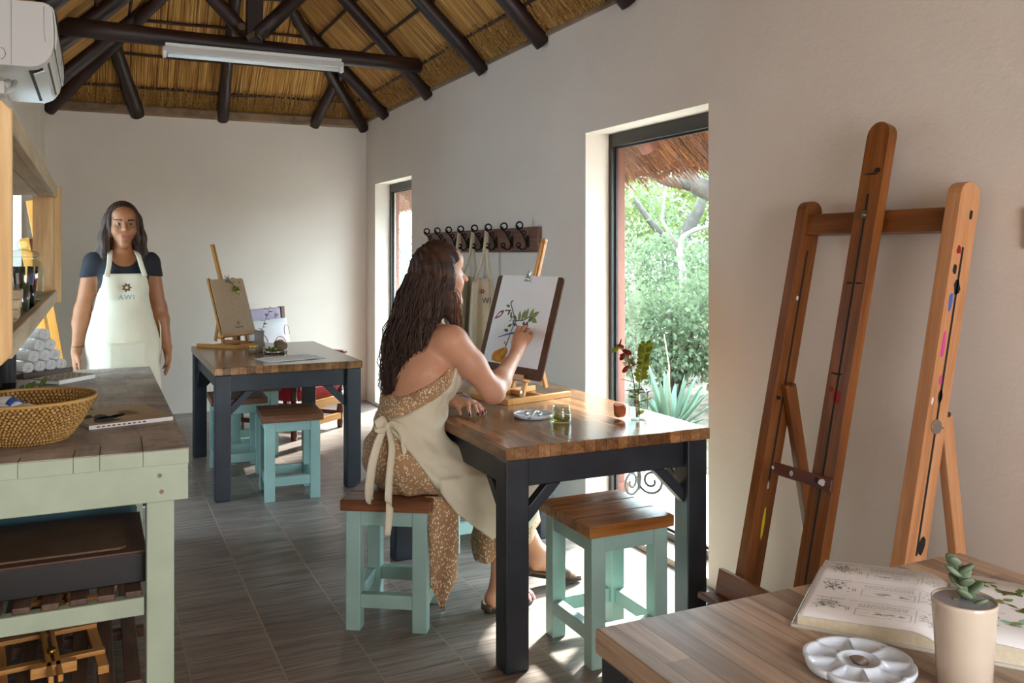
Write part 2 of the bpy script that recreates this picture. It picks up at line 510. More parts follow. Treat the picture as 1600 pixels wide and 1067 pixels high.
M['bark_white'] = m_plain('white_branch', '#86807a', .85, var=.1)
M['soilpot'] = m_plain('pot_soil', '#2c2a28', .8, bump=.8)
M['black_flower'] = m_plain('dried_black_flower', '#1e1210', .9, bump=.6)
M['p_red'] = m_plain('watercolour_red', '#8e1a26', .8)
M['p_green'] = m_plain('watercolour_green', '#55702c', .8)
M['p_green2'] = m_plain('watercolour_olive', '#8a9656', .8)
M['p_grey'] = m_plain('watercolour_grey', '#5a5654', .8)
M['p_orange'] = m_plain('watercolour_orange', '#d08a1e', .8, var=.25, scale=40)
M['p_teal'] = m_plain('watercolour_teal', '#9cc4b6', .8)
M['p_blue'] = m_plain('blue_lacquer', '#3f5fb0', .35)
M['p_pink'] = m_plain('pink_paint', '#c83c8c', .6)
M['p_purple'] = m_plain('purple_paint', '#6a3a6e', .6)
M['p_yellow'] = m_plain('yellow_paint', '#d8d020', .6)
M['p_black'] = m_plain('black_paint', '#15120f', .6)
M['p_white'] = m_plain('white_paint', '#d8d4d8', .6)
M['p_crimson'] = m_plain('crimson_paint', '#8a1416', .6)
M['pinkline'] = m_plain('pink_print', '#b8647c', .7)
# ================================================================== SETTING
XL, XR, YB, YF, ZW = -0.377, 2.367, 8.335, -1.6, 2.69
TAN = 0.966
XC = (XL + XR) / 2
HALF = (XR - XL) / 2
ZR = 2.70 + HALF * TAN          # ridge (underside of the thatch)
YA = YB - HALF                  # hip apex

def struct(name, mb, m, parent=None, **kw):
    o = mb.build(name, m, parent, **kw)
    if parent is None: o['kind'] = 'structure'
    return o

m = MB(); m.add([(-.8, -2, 0), (2.7, -2, 0), (2.7, 8.7, 0), (-.8, 8.7, 0), (-.8, -2, -.1), (2.7, -2, -.1), (2.7, 8.7, -.1), (-.8, 8.7, -.1)],
                [(0, 1, 2, 3), (7, 6, 5, 4), (0, 4, 5, 1), (1, 5, 6, 2), (2, 6, 7, 3), (3, 7, 4, 0)])
struct('floor', m, M['floor'])

def wall_with_openings(name, x0, x1, y0, y1, ops):
    m = MB(); y = y0
    for (a, b, zl, zh) in ops:
        m.box(((x0 + x1) / 2, (y + a) / 2, ZW / 2), (x1 - x0, a - y, ZW))
        m.box(((x0 + x1) / 2, (a + b) / 2, (zh + ZW) / 2), (x1 - x0, b - a, ZW - zh))
        if zl > 0: m.box(((x0 + x1) / 2, (a + b) / 2, zl / 2), (x1 - x0, b - a, zl))
        y = b
    m.box(((x0 + x1) / 2, (y + y1) / 2, ZW / 2), (x1 - x0, y1 - y, ZW))
    return struct(name, m, M['wall'])
W1, W2, W3 = (3.063, 4.109), (6.98, 8.034), (4.72, 5.735)
wall_with_openings('wall_right', XR, XR + .19, YF, YB, [(*W1, .03, 2.058), (*W2, .03, 2.06)])
wall_with_openings('wall_left', XL - .3, XL, YF, YB, [(*W3, .03, 2.06)])
m = MB(); m.box((XC, YB + .15, ZW / 2), (XR - XL + .6, .3, ZW)); struct('wall_back', m, M['wall'])
m = MB()                                   # gable wall behind the camera, with an opening added for fill light
for x0, x1, z0, z1 in ((XL - .3, .25, 0, ZW), (1.85, XR + .3, 0, ZW), (.25, 1.85, 2.2, ZW)):
    m.box(((x0 + x1) / 2, YF - .15, (z0 + z1) / 2), (x1 - x0, .3, z1 - z0))
m.prism([(XL - .3, 0), (XR + .3, 0), (XC, HALF * TAN + .25)], .3, Matrix(((1, 0, 0, 0), (0, 0, 1, YF - .3), (0, 1, 0, ZW), (0, 0, 0, 1))))
struct('wall_front', m, M['wall'])

# plaster ledge where the thatch meets the walls
m = MB(); m.box((XC, YB - .02, 2.655), (XR - XL, .05, .085)); struct('trim_1', m, M['plate'], bevel=.015)
m = MB(); m.box((XR - .006, (YF + YB) / 2, 2.685), (.02, YB - YF, .03)); struct('trim_2', m, M['plate'], bevel=.006)

def window(name, x, y0, y1, z0, z1, face):
    """fixed light: metal frame + dark gasket + pane"""
    m = MB(); f = .03; d = .032
    for y in (y0 + f / 2, y1 - f / 2): m.box((x, y, (z0 + z1) / 2), (d, f, z1 - z0))
    for z, h in ((z0 + .02, .04), (z1 - .035, .07)): m.box((x, (y0 + y1) / 2, z), (d, y1 - y0 - 2 * f, h))
    root = struct(name, m, M['bronze'], bevel=.003)
    g = MB(); gy0, gy1, gz0, gz1 = y0 + f, y1 - f, z0 + .04, z1 - .07
    for y in (gy0 + .006, gy1 - .006): g.box((x + face * .012, y, (gz0 + gz1) / 2), (.012, .012, gz1 - gz0))
    for z in (gz0 + .005, gz1 - .005): g.box((x + face * .012, (gy0 + gy1) / 2, z), (.012, gy1 - gy0 - .024, .01))
    g.build('gasket', M['bronze_dark'], root)
    p = MB(); p.box((x + face * .012, (gy0 + gy1) / 2, (gz0 + gz1) / 2), (.005, gy1 - gy0 - .024, gz1 - gz0 - .02))
    p.build('pane', M['pane'], root)
    return root
window('window_1', 2.525, *W1, .03, 2.058, 1)
window('window_2', 2.525, *W2, .03, 2.06, 1)
window('window_3', -.535, *W3, .03, 2.06, -1)

# ------------------------------------------------------------------ roof
def thatch(m, pts, up_dir, z_off=0):
    """polygon of thatch; gc.x runs up the slope, gc.y along it"""
    u = Vector(up_dir).normalized()
    n = (Vector(pts[1]) - Vector(pts[0])).cross(Vector(pts[2]) - Vector(pts[0])).normalized()
    s = u.cross(n)
    m.add(pts, [tuple(range(len(pts)))], 0, False, [(Vector(p).dot(u), Vector(p).dot(s), 0) for p in pts])
o = .06
zr = lambda x: 2.70 + (HALF - abs(x - XC)) * TAN
E0 = 2.70 - o * TAN
m = MB()
thatch(m, [(XR + o, YF - .3, E0), (XR + o, YB + o, E0), (XC, YA, ZR), (XC, YF - .3, ZR)], (-1, 0, TAN))
thatch(m, [(XL - o, YB + o, E0), (XL - o, YF - .3, E0), (XC, YF - .3, ZR), (XC, YA, ZR)], (1, 0, TAN))
thatch(m, [(XR + o, YB + o, E0), (XL - o, YB + o, E0), (XC, YA, ZR)], (0, -1, TAN))
# outer skin of the thatch, so the roof has its real thickness
T = .28
for s in (-1, 1):
    x = XC + s * (HALF + .75)
    zz = ZR + T - (HALF + .75) * TAN
    thatch(m, [(x, YF - .6, zz), (x, YB + .75, zz), (XC, YA, ZR + T), (XC, YF - .6, ZR + T)], (-s, 0, TAN))
zz = ZR + T - (HALF + .75) * TAN
thatch(m, [(XC + HALF + .75, YB + .75, zz), (XC - HALF - .75, YB + .75, zz), (XC, YA, ZR + T)], (0, -1, TAN))
ceiling = struct('ceiling', m, M['thatch'])
# loose straw ends along the foot of the thatch
m = MB()
def straw(p, d, r=.004, l=.1):
    p = np.array(p); d = np.array(d, float); d /= np.linalg.norm(d)
    q = p + d * l
    a = np.cross(d, (0, 0, 1)); a /= np.linalg.norm(a) + 1e-9; b = np.cross(a, d)
    v = [p + a * r, p - a * r * .5 + b * r * .8, p - a * r * .5 - b * r * .8, q + a * r * .6, q - a * r * .3 + b * r * .5, q - a * r * .3 - b * r * .5]
    m.add(v, [(0, 1, 4, 3), (1, 2, 5, 4), (2, 0, 3, 5)], 0, False, np.array(v) * 3 + rng.random(3) * 9)
for i in range(900):
    x = rng.uniform(XL, XR); k = rng.uniform(.03, .2)
    straw((x, YB - k, 2.69 + k * TAN - .012), (rng.normal(0, .12), 1, -TAN + rng.normal(-.1, .12)), .004, k * .9)
for i in range(1200):
    y = rng.uniform(2.0, YB); k = rng.uniform(.03, .2)
    straw((XR - k, y, 2.69 + k * TAN - .012), (1, rng.normal(0, .12), -TAN + rng.normal(-.1, .12)), .004, k * .9)
o_ = m.build('straw_ends', M['thatch'], ceiling); o_['kind'] = 'stuff'

def wob(p, q, n=7, a=.012):
    p, q = Vector(p), Vector(q)
    k = rng.normal(size=(3,)) * a
    return [p.lerp(q, i / (n - 1)) + Vector(k) * math.sin(math.pi * i / (n - 1)) for i in range(n)]
RF = [7.65, 6.53, 5.46, 4.59, 3.67, 2.75, 1.85, .9, 0, -.9]
def batten(p, q):
    b = MB(); pts = wob(p, q, 12, .006)
    pts = [v + Vector((0, 0, rng.normal(0, .003))) for v in pts]
    b.tube(pts, [.013 + rng.normal(0, .0015) for _ in pts], 7)
    b.build('batten', M['batten'], ceiling)
for k in range(6):
    t_ = .15 + k * .235
    ye = YB - t_ + .02
    batten((XR - t_, YF, 2.70 + t_ * TAN - .012), (XR - t_, ye, 2.70 + t_ * TAN - .012))
    batten((XL + t_, YF, 2.70 + t_ * TAN - .012), (XL + t_, ye, 2.70 + t_ * TAN - .012))
    if k < 5: batten((XL + t_, YB - t_, 2.70 + t_ * TAN - .012), (XR - t_, YB - t_, 2.70 + t_ * TAN - .012))
    # rope lashings where battens cross rafters
for s, x0 in ((-1, XR), (1, XL)):
    l = MB()
    for k in range(6):
        t_ = .15 + k * .235
        for y in RF[:5]:
            c = Vector((x0 + s * t_, y, 2.70 + t_ * TAN - .02))
            for a in range(2):
                dy = (-.06, .06)[a]
                pts = [c + Vector((s * .012 * i, dy * (1 - abs(i) / 4) + rng.normal(0, .008), .01 * i * s - .015 * (abs(i) < 2) + rng.normal(0, .006))) for i in range(-3, 4)]
                l.tube(pts, .0035, 5)
    l.build('rope_lashing', M['rope'], ceiling)

def pole(name, p, q, r, lab, cat, grp=None, r1=None, a=.012):
    b = MB(); pts = wob(p, q, 8, a); r1 = r1 or r * .92
    b.tube(pts, [r + (r1 - r) * i / 7 + rng.normal(0, .0015) for i in range(8)], 14)
    return tag(b.build(name, M['pole'], loc=p), lab, cat, grp)
G_R = 'rafter poles under the thatch'
dz = .072
where_r = {7.65: 'nearest the far right corner', 6.53: 'just beyond the tie beam end', 5.46: 'first one in front of the tie beam', 4.59: 'above the row of iron coat hooks', 3.67: 'cut by the top edge of the picture'}
for y in RF:
    p = (XR - .005, y, 2.70 - dz + .01); t_ = HALF - .03
    pole('rafter', p, (XR - t_, y, 2.70 + t_ * TAN - dz), .052,
         f'dark rafter pole on the right slope, {where_r.get(y, "towards the camera end of the roof")}', 'rafter', G_R)
where_l = {7.65: 'nearest the far left corner', 6.53: 'behind the left end of the tie beam', 5.46: 'on the near side of the tie beam', 4.59: 'just past the air conditioner', 3.67: 'right over the air conditioner'}
for y in RF:
    p = (XL + .005, y, 2.70 - dz + .01); t_ = HALF - .03
    pole('rafter', p, (XL + t_, y, 2.70 + t_ * TAN - dz), .056,
         f'dark rafter pole on the left slope, {where_l.get(y, "behind and above the camera side")}', 'rafter', G_R)
for x, dx, lab in ((.335, -.24, 'leftmost of three on the far slope, thick and leaning'), (1.042, .0, 'upright middle one of three on the far slope'), (1.861, .22, 'rightmost of three on the far slope, behind the tube light')):
    t_ = .62 if x != 1.042 else 1.15
    pole('rafter', (x, YB - .005, 2.68 - dz + .01), (x + dx * t_ / .6, YB - t_, 2.70 + t_ * TAN - dz), .05 if x > .5 else .058, f'dark rafter pole, {lab}', 'rafter', G_R)
for s, lab in ((1, 'right'), (-1, 'left')):
    pole('hip_rafter', (XC + s * (HALF - .03), YB - .03, 2.70 - dz - .02), (XC + s * .03, YA + .03, ZR - dz - .06), .05, f'dark diagonal hip pole rising from the far {lab} corner of the roof', 'rafter')
pole('ridge_pole', (XC, YF, ZR - .12), (XC, YA + .1, ZR - .12), .06, 'dark ridge pole along the peak of the thatched roof', 'beam')

tr = thing('roof_truss', 'dark pole roof truss with tie beam, king post and slanting struts over the room', 'truss', (XC, 6.3, 2.84))
b = MB(); b.tube(wob((-1.2, 0, .02), (1.21, 0, -.02), 9, .012), [.06, .062, .06, .061, .06, .059, .058, .056, .055], 16); b.build('tie_beam', M['pole'], tr)
b = MB(); b.box((0, -.02, .56), (.11, .05, 1.1)); b.build('king_post', M['pole'], tr, bevel=.006)
for s in (-1, 1):
    b = MB(); b.tube(wob((s * .02, -.06 * s, .07), (s * .62, -.06 * s, .70), 6, .006), .052, 12); b.build('strut', M['pole'], tr)
b = MB(); b.cyl((-.10, -.125, .105), (-.10, -.10, .105), .026, 12); b.cyl((-.10, -.14, .105), (-.10, -.10, .105), .012, 6); b.build('bolt', M['screw'], bpy.data.objects['strut'])
b = MB(); b.bar((-.06, -.075, .04), (.0, -.075, .085), .03, .006, (0, -1, 0)); b.bar((0, -.075, .085), (.05, -.075, .045), .03, .006, (0, -1, 0)); b.build('strap', M['screw'], tr)

tl = thing('tube_light', 'white fluorescent tube light fixed under the dark tie beam', 'light fixture', (.985, 6.13, 2.70))
b = MB(); pr_ = [(-.03, .035), (-.045, .0), (-.03, .012), (.03, .012), (.045, 0), (.03, .035)]
b.prism(pr_, 1.175, Matrix(((0, 0, 1, -.5875), (1, 0, 0, 0), (0, 1, 0, .015), (0, 0, 0, 1)))); b.box((0, .0, .06), (1.15, .05, .03)); b.build('channel', M['white_plastic'], tl, bevel=.002)
b = MB(); b.cyl((-.56, 0, .0), (.56, 0, .0), .014, 14); b.build('tube', M['tube'], bpy.data.objects['channel'])
for s in (-1, 1):
    b = MB(); b.box((s * .578, 0, .005), (.022, .05, .045)); b.build('end_cap', M['white_plastic'], tl, bevel=.003)

# ------------------------------------------------------------------ outdoors
m = MB(); m.box((3.15, 5, -.09), (.98, 16, .12)); m.box((3.2, 5, -.14), (1.0, 16, .1)); struct('patio', m, M['concrete'], bevel=.02)
bpy.data.objects['patio']['label'] = 'pale sunlit concrete patio strip outside the tall windows'; bpy.data.objects['patio']['category'] = 'patio'
m = MB(); n_ = 26
gx = np.linspace(3.6, 24, n_); gy = np.linspace(-6, 34, n_)
G = np.array([[(x, y, -.12 + max(0, x - 5) * .10 + .05 * math.sin(x * 3 + y * 2)) for y in gy] for x in gx])
m.sheet(G); o_ = struct('ground', m, M['soil']); o_['label'] = 'ground of dry leaf litter beyond the patio'; o_['category'] = 'ground'
m = MB(); m.box((-4.5, 4, -.1), (7.6, 30, .1)); o_ = struct('ground_left', m, M['concrete']); o_.name = 'terrace'; o_['label'] = 'pale terrace outside the left window'; o_['category'] = 'terrace'
m = MB(); m.box((1, -4.6, -.1), (12, 5.9, .1)); o_ = struct('yard', m, M['concrete']); o_['label'] = 'pale yard outside the added opening behind the camera'; o_['category'] = 'yard'

# unseen roofs and walls added outside both openings to block the sky
for nm, lab, c, d in (('skyblock_roof', 'unseen flat roof added to block sky over the terrace left of the room', (-2.6, 4.5, 2.35), (4.2, 13, .12)), ('skyblock_wall', 'unseen tall wall added to block sky along the left terrace', (-4.0, 4.5, 1.15), (.2, 13, 2.3)),
                      ('skyblock_roof', 'unseen flat roof added to block sky outside the opening behind the camera', (1.0, -4.0, 2.5), (7, 4.2, .12)), ('skyblock_wall', 'unseen tall wall added to block sky behind the yard', (1.0, -5.6, 1.2), (12, .2, 2.4))):
    m = MB(); m.box((0, 0, 0), d); o_ = m.build(nm, M['plate']); o_.location = c; tag(o_, lab, nm.split('_')[1])

# eave over the windows: thatch sheet, straw fringe, poles
ev = thing('thatch_eave', 'orange thatched eave hanging over the outside of the tall windows', 'thatch', (2.667, 6, 2.36))
m = MB(); ex, ez = .455, -.44
thatch(m, [(0, -8, 0), (ex, -8, ez), (ex, 5, ez), (0, 5, 0)], (-1, 0, TAN))
thatch(m, [(ex, -8, ez), (ex + .06, -8, ez + .2), (ex + .06, 5, ez + .2), (ex, 5, ez)], (-.3, 0, 1))
thatch(m, [(ex + .06, -8, ez + .2), (0, -8, .3), (0, 5, .3), (ex + .06, 5, ez + .2)], (-1, 0, TAN))
m.build('thatch', M['thatch_sunlit'], ev)
m = MB()
for i in range(2600):
    y = rng.uniform(-2.6, 4.2)
    k = rng.uniform(0, .12)
    straw((ex - .06 + k * .5, y, ez + .06 - k * .3), (1, rng.normal(.1, .25), -TAN + rng.normal(0, .2)), .004, rng.uniform(.05, .13))
o_ = m.build('straw_fringe', M['thatch_sunlit'], ev); o_['kind'] = 'stuff'
m = MB()
for i in range(2600):
    y = rng.uniform(-3.6, 4.0); k = rng.uniform(.0, .44)
    straw((k, y, -k * TAN - .006), (1, rng.normal(0, .10), -TAN + rng.normal(0, .07)), .0045, rng.uniform(.1, .22))
o_ = m.build('loose_straw', M['thatch_sunlit'], ev); o_['kind'] = 'stuff'
def outpole(name, p, q, r, lab, cat):
    b = MB(); b.tube(wob(p, q, 6, .01), r, 14); return tag(b.build(name, M['terra'], loc=p), lab, cat)
outpole('rafter_end', (2.70, 4.29, 2.24), (2.90, 4.29, 2.02), .058, 'sawn brown rafter end under the orange thatch outside the near tall window', 'rafter')
outpole('eave_pole', (2.80, 1.2, 2.16), (2.80, 4.1, 2.14), .04, 'reddish brown pole along the underside of the orange eave outside the near tall window', 'pole')
for y, lab in ((4.64, 'nearer tall window by the painting table'), (9.06, 'far narrow-looking window in the corner')):
    p = thing('veranda_post', f'terracotta square veranda post outside the {lab}', 'post', (2.86, y, -.03), 0, 'veranda posts')
    b = MB(); b.box((0, 0, 1.06), (.115, .115, 2.1)); b.build('shaft', M['terra'], p, bevel=.006)
    b = MB(); b.box((0, 0, .03), (.15, .15, .06)); b.build('foot', M['terra'], p, bevel=.004)

def leaves(m, n, c, r, size, shell=.35, droop=.2, mi=0, clump=14):
    """n leaf blades scattered in an ellipsoid as clumped sprays"""
    c = np.array(c); r = np.array(r)
    nc = max(1, n // clump)
    d = rng.normal(size=(nc, 3)); d /= np.linalg.norm(d, axis=1, keepdims=True)
    rad = 1 - shell * rng.random((nc, 1)) ** 1.5
    cen = c + d * r * rad
    cen = np.repeat(cen, clump, 0) + rng.normal(size=(nc * clump, 3)) * size * 1.25
    k = len(cen)
    ax = np.repeat(d, clump, 0) + rng.normal(size=(k, 3)) * .7; ax[:, 2] -= droop
    ax /= np.linalg.norm(ax, axis=1, keepdims=True)
    sd = np.cross(ax, rng.normal(size=(k, 3))); sd /= np.linalg.norm(sd, axis=1, keepdims=True)
    nn = np.cross(ax, sd)
    L = size * rng.uniform(.7, 1.3, (k, 1)); Wd = L * .3
    v = np.stack([cen, cen + ax * L * .45 + sd * Wd - nn * L * .06, cen + ax * L, cen + ax * L * .45 - sd * Wd - nn * L * .06], 1).reshape(-1, 3)
    gc = np.repeat(rng.random((k, 3)) * 5 + cen * .6, 4, 0)
    m.add(v, [(4 * i, 4 * i + 1, 4 * i + 2, 4 * i + 3) for i in range(k)], mi, False, gc)
def shrub(x, y, z, rx, ry, rz_, n, mat, lab, size=.062):
    t_ = thing('shrub', lab, 'shrub', (x, y, z), 0, 'green shrubs outside the windows')
    f = MB()
    for i in range(7):
        a = rng.uniform(0, 6.28); q = rng.uniform(.15, .6)
        leaves(f, n // 7, (rx * q * math.cos(a), ry * q * math.sin(a), rz_ * rng.uniform(.6, 1.25)), (rx * .6, ry * .6, rz_ * .6), size)
    f.build('foliage', mat, t_)
    s_ = MB()
    for i in range(5):
        a = rng.uniform(0, 6.28); s_.tube([(0, 0, -.15), (rx * .25 * math.cos(a), ry * .25 * math.sin(a), rz_ * .6), (rx * .5 * math.cos(a), ry * .5 * math.sin(a), rz_ * 1.2)], [.03, .02, .006], 6)
    s_.build('stem', M['bark'], t_)
def tree(x, y, z, h, crowns, n, mat, lab, trunk, tm, size=.1):
    t_ = thing('tree', lab, 'tree', (x, y, z), 0, 'trees beyond the patio')
    s_ = MB()
    for pts, r0, r1 in trunk:
        s_.tube([Vector(p) for p in pts], [r0 + (r1 - r0) * i / (len(pts) - 1) for i in range(len(pts))], 9)
    s_.build('trunk', tm, t_)
    f = MB()
    for c, r in crowns: leaves(f, n // len(crowns), c, r, size, .5)
    f.build('crown', mat, t_)
for a in ((5.4, 7.6, .0, 1.0, 1.1, .75, 7000, 'fol_a', 'pale green bushy shrub filling the lower part of the near window view'),
          (6.6, 6.7, .1, 1.1, 1.0, 1.0, 6000, 'fol_c', 'bluish green shrub at the right of the near window view'),
          (6.2, 9.6, .1, 1.3, 1.2, 1.0, 6000, 'fol_a', 'green shrub behind the first one, left in the near window view'),
          (5.6, 15.0, .0, 1.2, 1.5, 1.1, 5000, 'fol_c', 'green shrub low in the far window view'),
          (8.9, 8.6, .3, 1.3, 1.2, .95, 6000, 'fol_c', 'tall blue-green shrub at mid height in the near window view'),
          (9.6, 13.6, .3, 1.8, 1.6, 1.5, 6000, 'fol_a', 'tall green shrub further back in the near window view'),
          (5.2, 19.0, .0, 1.4, 1.4, 1.8, 5000, 'fol_a', 'tall shrub at mid height in the far window view'),
          (7.2, 4.2, .1, 1.3, 1.4, 1.1, 5000, 'fol_a', 'green shrub out to the right beyond the near window')):
    shrub(*a[:7], M[a[7]], a[8])
tree(7.75, 10.6, .1, 5, [((.5, 1.5, 2.1), (1.7, 1.3, .65)), ((-1.2, 1.2, 1.7), (1.1, 1.0, .7)), ((1.6, -.4, 1.6), (.8, 1.0, .8))], 8000, M['fol_b'],
     'yellow-green tree with a pale crooked trunk in the near window view',
     [([(0, 0, -.4), (.03, .03, .9), (-.06, .06, 1.4), (.15, -.1, 1.9), (.3, -.2, 2.3)], .15, .07), ([(-.06, .06, 1.3), (-.4, .3, 1.8), (-.6, .5, 2.2)], .07, .03)], M['bark'])
tree(5.44, 7.39, .05, 5, [((.7, -.5, 2.25), (.5, .5, .2)), ((-.9, .9, 2.15), (.6, .6, .3))], 1500, M['fol_a'],
     'old tree with a thick gnarled trunk at the top right of the near window',
     [([(1.3, -1.2, -.4), (1.2, -1.05, .8), (.95, -.8, 1.5), (.4, -.35, 1.88), (.1, -.05, 2.05), (-.05, .15, 2.3)], .17, .09), ([(.1, -.05, 2.05), (-.2, .1, 2.1), (-.5, .3, 2.3)], .07, .03)], M['bark'])
tree(6.0, 8.23, .1, 4, [((.3, -.3, 2.2), (.4, .4, .2))], 500, M['fol_b'],
     'slender bare white stem in front of the trees in the near window view',
     [([(0, 0, -.4), (.02, .01, .7), (.0, .0, 1.1), (-.03, .02, 1.35), (.0, 0, 1.5), (.13, -.06, 1.58), (.3, -.14, 1.62), (.5, -.22, 1.75)], .05, .02), ([(-.03, .02, 1.35), (-.2, .12, 1.7), (-.15, .1, 2.1)], .022, .008)], M['bark_white'])
tree(5.3, 22.5, .2, 6, [((0, 0, 2.6), (1.8, 1.8, 1.3)), ((.3, -.6, 1.6), (1.3, 1.3, .9))], 5500, M['fol_b'],
     'yellow-green tree high in the far window view', [([(0, 0, -.4), (.1, 0, 1.2), (0, .2, 2.6)], .14, .06)], M['bark'])
tree(13.0, 16.5, .9, 6, [((0, 0, 1.7), (2.6, 2.6, 1.1)), ((-2.2, 1.6, 1.4), (1.8, 1.8, 1.1)), ((2.0, -2.2, 1.4), (2.0, 2.0, 1.1))], 9000, M['fol_a'],
     'broad green tree forming the backdrop of the near window view', [([(0, 0, -.6), (.1, .1, .8), (0, 0, 1.7)], .2, .08)], M['bark'], .13)

def aloe(x, y, z, s, n, lab):
    t_ = thing('aloe', lab, 'aloe', (x, y, z), 0, 'aloes at the patio edge')
    for i in range(n):
        a = i * 2.4 + rng.normal(0, .2); tilt = .25 + .9 * (i / n)
        L = s * rng.uniform(.8, 1.15)
        G = []
        for j in range(9):
            q = j / 8
            rr = L * (q * math.sin(tilt) * (1 - .15 * q)) + .02; zz = L * q * math.cos(tilt) * (1 - .22 * q * tilt) + .0
            w = s * .075 * (1 - q) ** .7 * (1 if q > .05 else .8)
            c = np.array((rr * math.cos(a), rr * math.sin(a), zz)); sd = np.array((-math.sin(a), math.cos(a), 0))
            G.append([c - sd * w + np.array((0, 0, w * .5)), c - sd * w * .5, c, c + sd * w * .5, c + sd * w + np.array((0, 0, w * .5))])
        b = MB(); b.sheet(np.array(G), .008); b.build('leaf', M['aloe'], t_)
    b = MB(); b.tube([(0, 0, .1), (.02, .03, s * .9), (-.02, .05, s * 1.35)], [.008, .006, .004], 6); b.build('flower_stalk', M['leaf_dry'], t_)
aloe(4.35, 6.15, -.1, .62, 26, 'large grey-green aloe with upright leaves behind the glass bottle on the table')
aloe(4.75, 5.55, -.1, .5, 20, 'smaller grey-green aloe right of the large one by the window edge')
aloe(4.2, 6.75, -.1, .45, 18, 'grey-green aloe left of the large one, half hidden by the veranda post')
m = MB()
for i in range(420):
    x = rng.uniform(3.75, 4.5); y = rng.uniform(5.2, 6.6); a = rng.uniform(0, 6.28)
    h = rng.uniform(.04, .1); d = np.array((math.cos(a), math.sin(a), 0)) * .004; l = rng.normal(0, .025, 3); l[2] = h
    m.add([(x, y, -.1) - d, (x, y, -.1) + d, np.array((x, y, -.1)) + l], [(0, 1, 2)])
o_ = m.build('grass', M['grass'], loc=(4.1, 5.9, -.1)); tag(o_, 'sparse green grass growing at the edge of the pale patio', 'grass', kind='stuff')

# wrought-iron scroll stand on the patio
st = thing('scroll_stand', 'black wrought-iron plant stand with a curled foot on the patio outside the near window', 'stand', (2.965, 4.50, -.03))
def spiral(c, r0, turns, n, ax, ay, a0, sgn=1):
    return [Vector(c) + (Vector(ax) * math.cos(a0 + sgn * i / n * turns * 6.283) + Vector(ay) * math.sin(a0 + sgn * i / n * turns * 6.283)) * (r0 * (1 - .8 * i / n)) for i in range(n + 1)]
for k, (ang, ln) in enumerate(((R(200), 'leg'), (R(-50), 'leg'), (R(60), 'leg'))):
    ax = Vector((math.cos(ang), math.sin(ang), 0)); az = Vector((0, 0, 1))
    pts = [az * .62 + ax * .05, az * .52 + ax * .045, az * .4 - ax * .02, az * .25 - ax * .03, az * .14 + ax * .0]
    pts += spiral(az * .085 + ax * .075, .085, 1.6, 26, ax, az, math.pi * .95, 1)
    b = MB(); b.tube(pts, .0075, 8); b.build(ln, M['iron'], st)
b = MB(); b.tube([(math.cos(a) * .06, math.sin(a) * .05, .62) for a in np.linspace(0, 6.283, 25)], .007, 8, caps=False); b.build('ring', M['iron'], st)
# ================================================================== FURNITURE
def table(name, label, loc, w, d, topm, rz=0):
    t_ = thing(name, label, 'table', loc, rz, 'wood-topped tables with charcoal legs')
    m = MB(); m.box((0, 0, .743), (w, d, .044), grain=1); m.build('tabletop', topm, t_, bevel=.005)
    L = .088; ix, iy = w / 2 - .05, d / 2 - .055
    for sx in (-1, 1):
        for sy in (-1, 1):
            m = MB(); m.box((sx * ix, sy * iy, .36), (L, L, .72)); m.build('leg', M['black'], t_, bevel=.006)
            for ax in (0, 1):      # knee braces in both directions
                m = MB()
                if ax == 0:
                    p = Vector((sx * (ix - L / 2), sy * iy, 0)); u = Vector((-sx, 0, 0))
                else:
                    p = Vector((sx * ix, sy * (iy - L / 2), 0)); u = Vector((0, -sy, 0))
                zt = .72 - .1; zb = zt - .135
                poly = [(0, zb), (0, zb + .055), (.08, zt), (.135, zt)]
                n = u.cross(Vector((0, 0, 1)))
                Mx = Matrix((u, Vector((0, 0, 1)), n)).transposed().to_4x4(); Mx.translation = p - n * .02
                m.prism(poly, .04, Mx); m.build('knee_brace', M['black'], t_, bevel=.003)
    for s in (-1, 1):
        m = MB(); m.box((0, s * iy, .67), (2 * ix - L, .035, .1)); m.build('apron_rail', M['black'], t_, bevel=.003)
        m = MB(); m.box((s * ix, 0, .67), (.035, 2 * iy - L, .1)); m.build('apron_rail', M['black'], t_, bevel=.003)
    return t_
table('work_table', 'wood-topped table with charcoal legs where the seated woman paints', (1.665, 3.35, 0), .845, 1.32, M['top'])
table('work_table', 'wood-topped table with charcoal legs in the back, holding the easel with a blank board', (1.042, 5.925, 0), .86, 1.33, M['top'])
table('work_table', 'wood-topped table at the bottom right corner, under the open book', (1.252, .675, 0), .925, 1.33, M['top2'])

def make_stool(label, seatm):
    t_ = thing('stool', label, 'stool', (0, 0, 0), 0, 'duck-egg painted stools with wooden seats')
    w, d = .345, .375
    m = MB()
    for k in (-1, 0, 1): m.box((0, k * d / 3, .475), (w, d / 3 - .0012, .042), grain=0)
    m.build('seat', seatm, t_, bevel=.004)
    lx, ly, L = w / 2 - .045, d / 2 - .045, .056
    for sx in (-1, 1):
        for sy in (-1, 1):
            m = MB(); m.box((sx * lx, sy * ly, .227), (L, L, .454)); m.build('leg', M['teal'], t_, bevel=.004)
    for s in (-1, 1):
        for z, h, dp, nm in ((.425, .058, .04, 'top_rail'), (.112, .052, .036, 'stretcher')):
            m = MB(); m.box((0, s * (ly + (L - dp) / 2 - .004), z), (2 * lx - L, dp, h)); m.build(nm, M['teal'], t_, bevel=.003)
            m = MB(); m.box((s * (lx + (L - dp) / 2 - .004), 0, z), (dp, 2 * ly - L, h)); m.build(nm, M['teal'], t_, bevel=.003)
    return t_
s1 = make_stool('empty stool with an orange-brown seat between the painting table and the camera', M['seat'])
s1.location = (1.68, 2.775, 0)
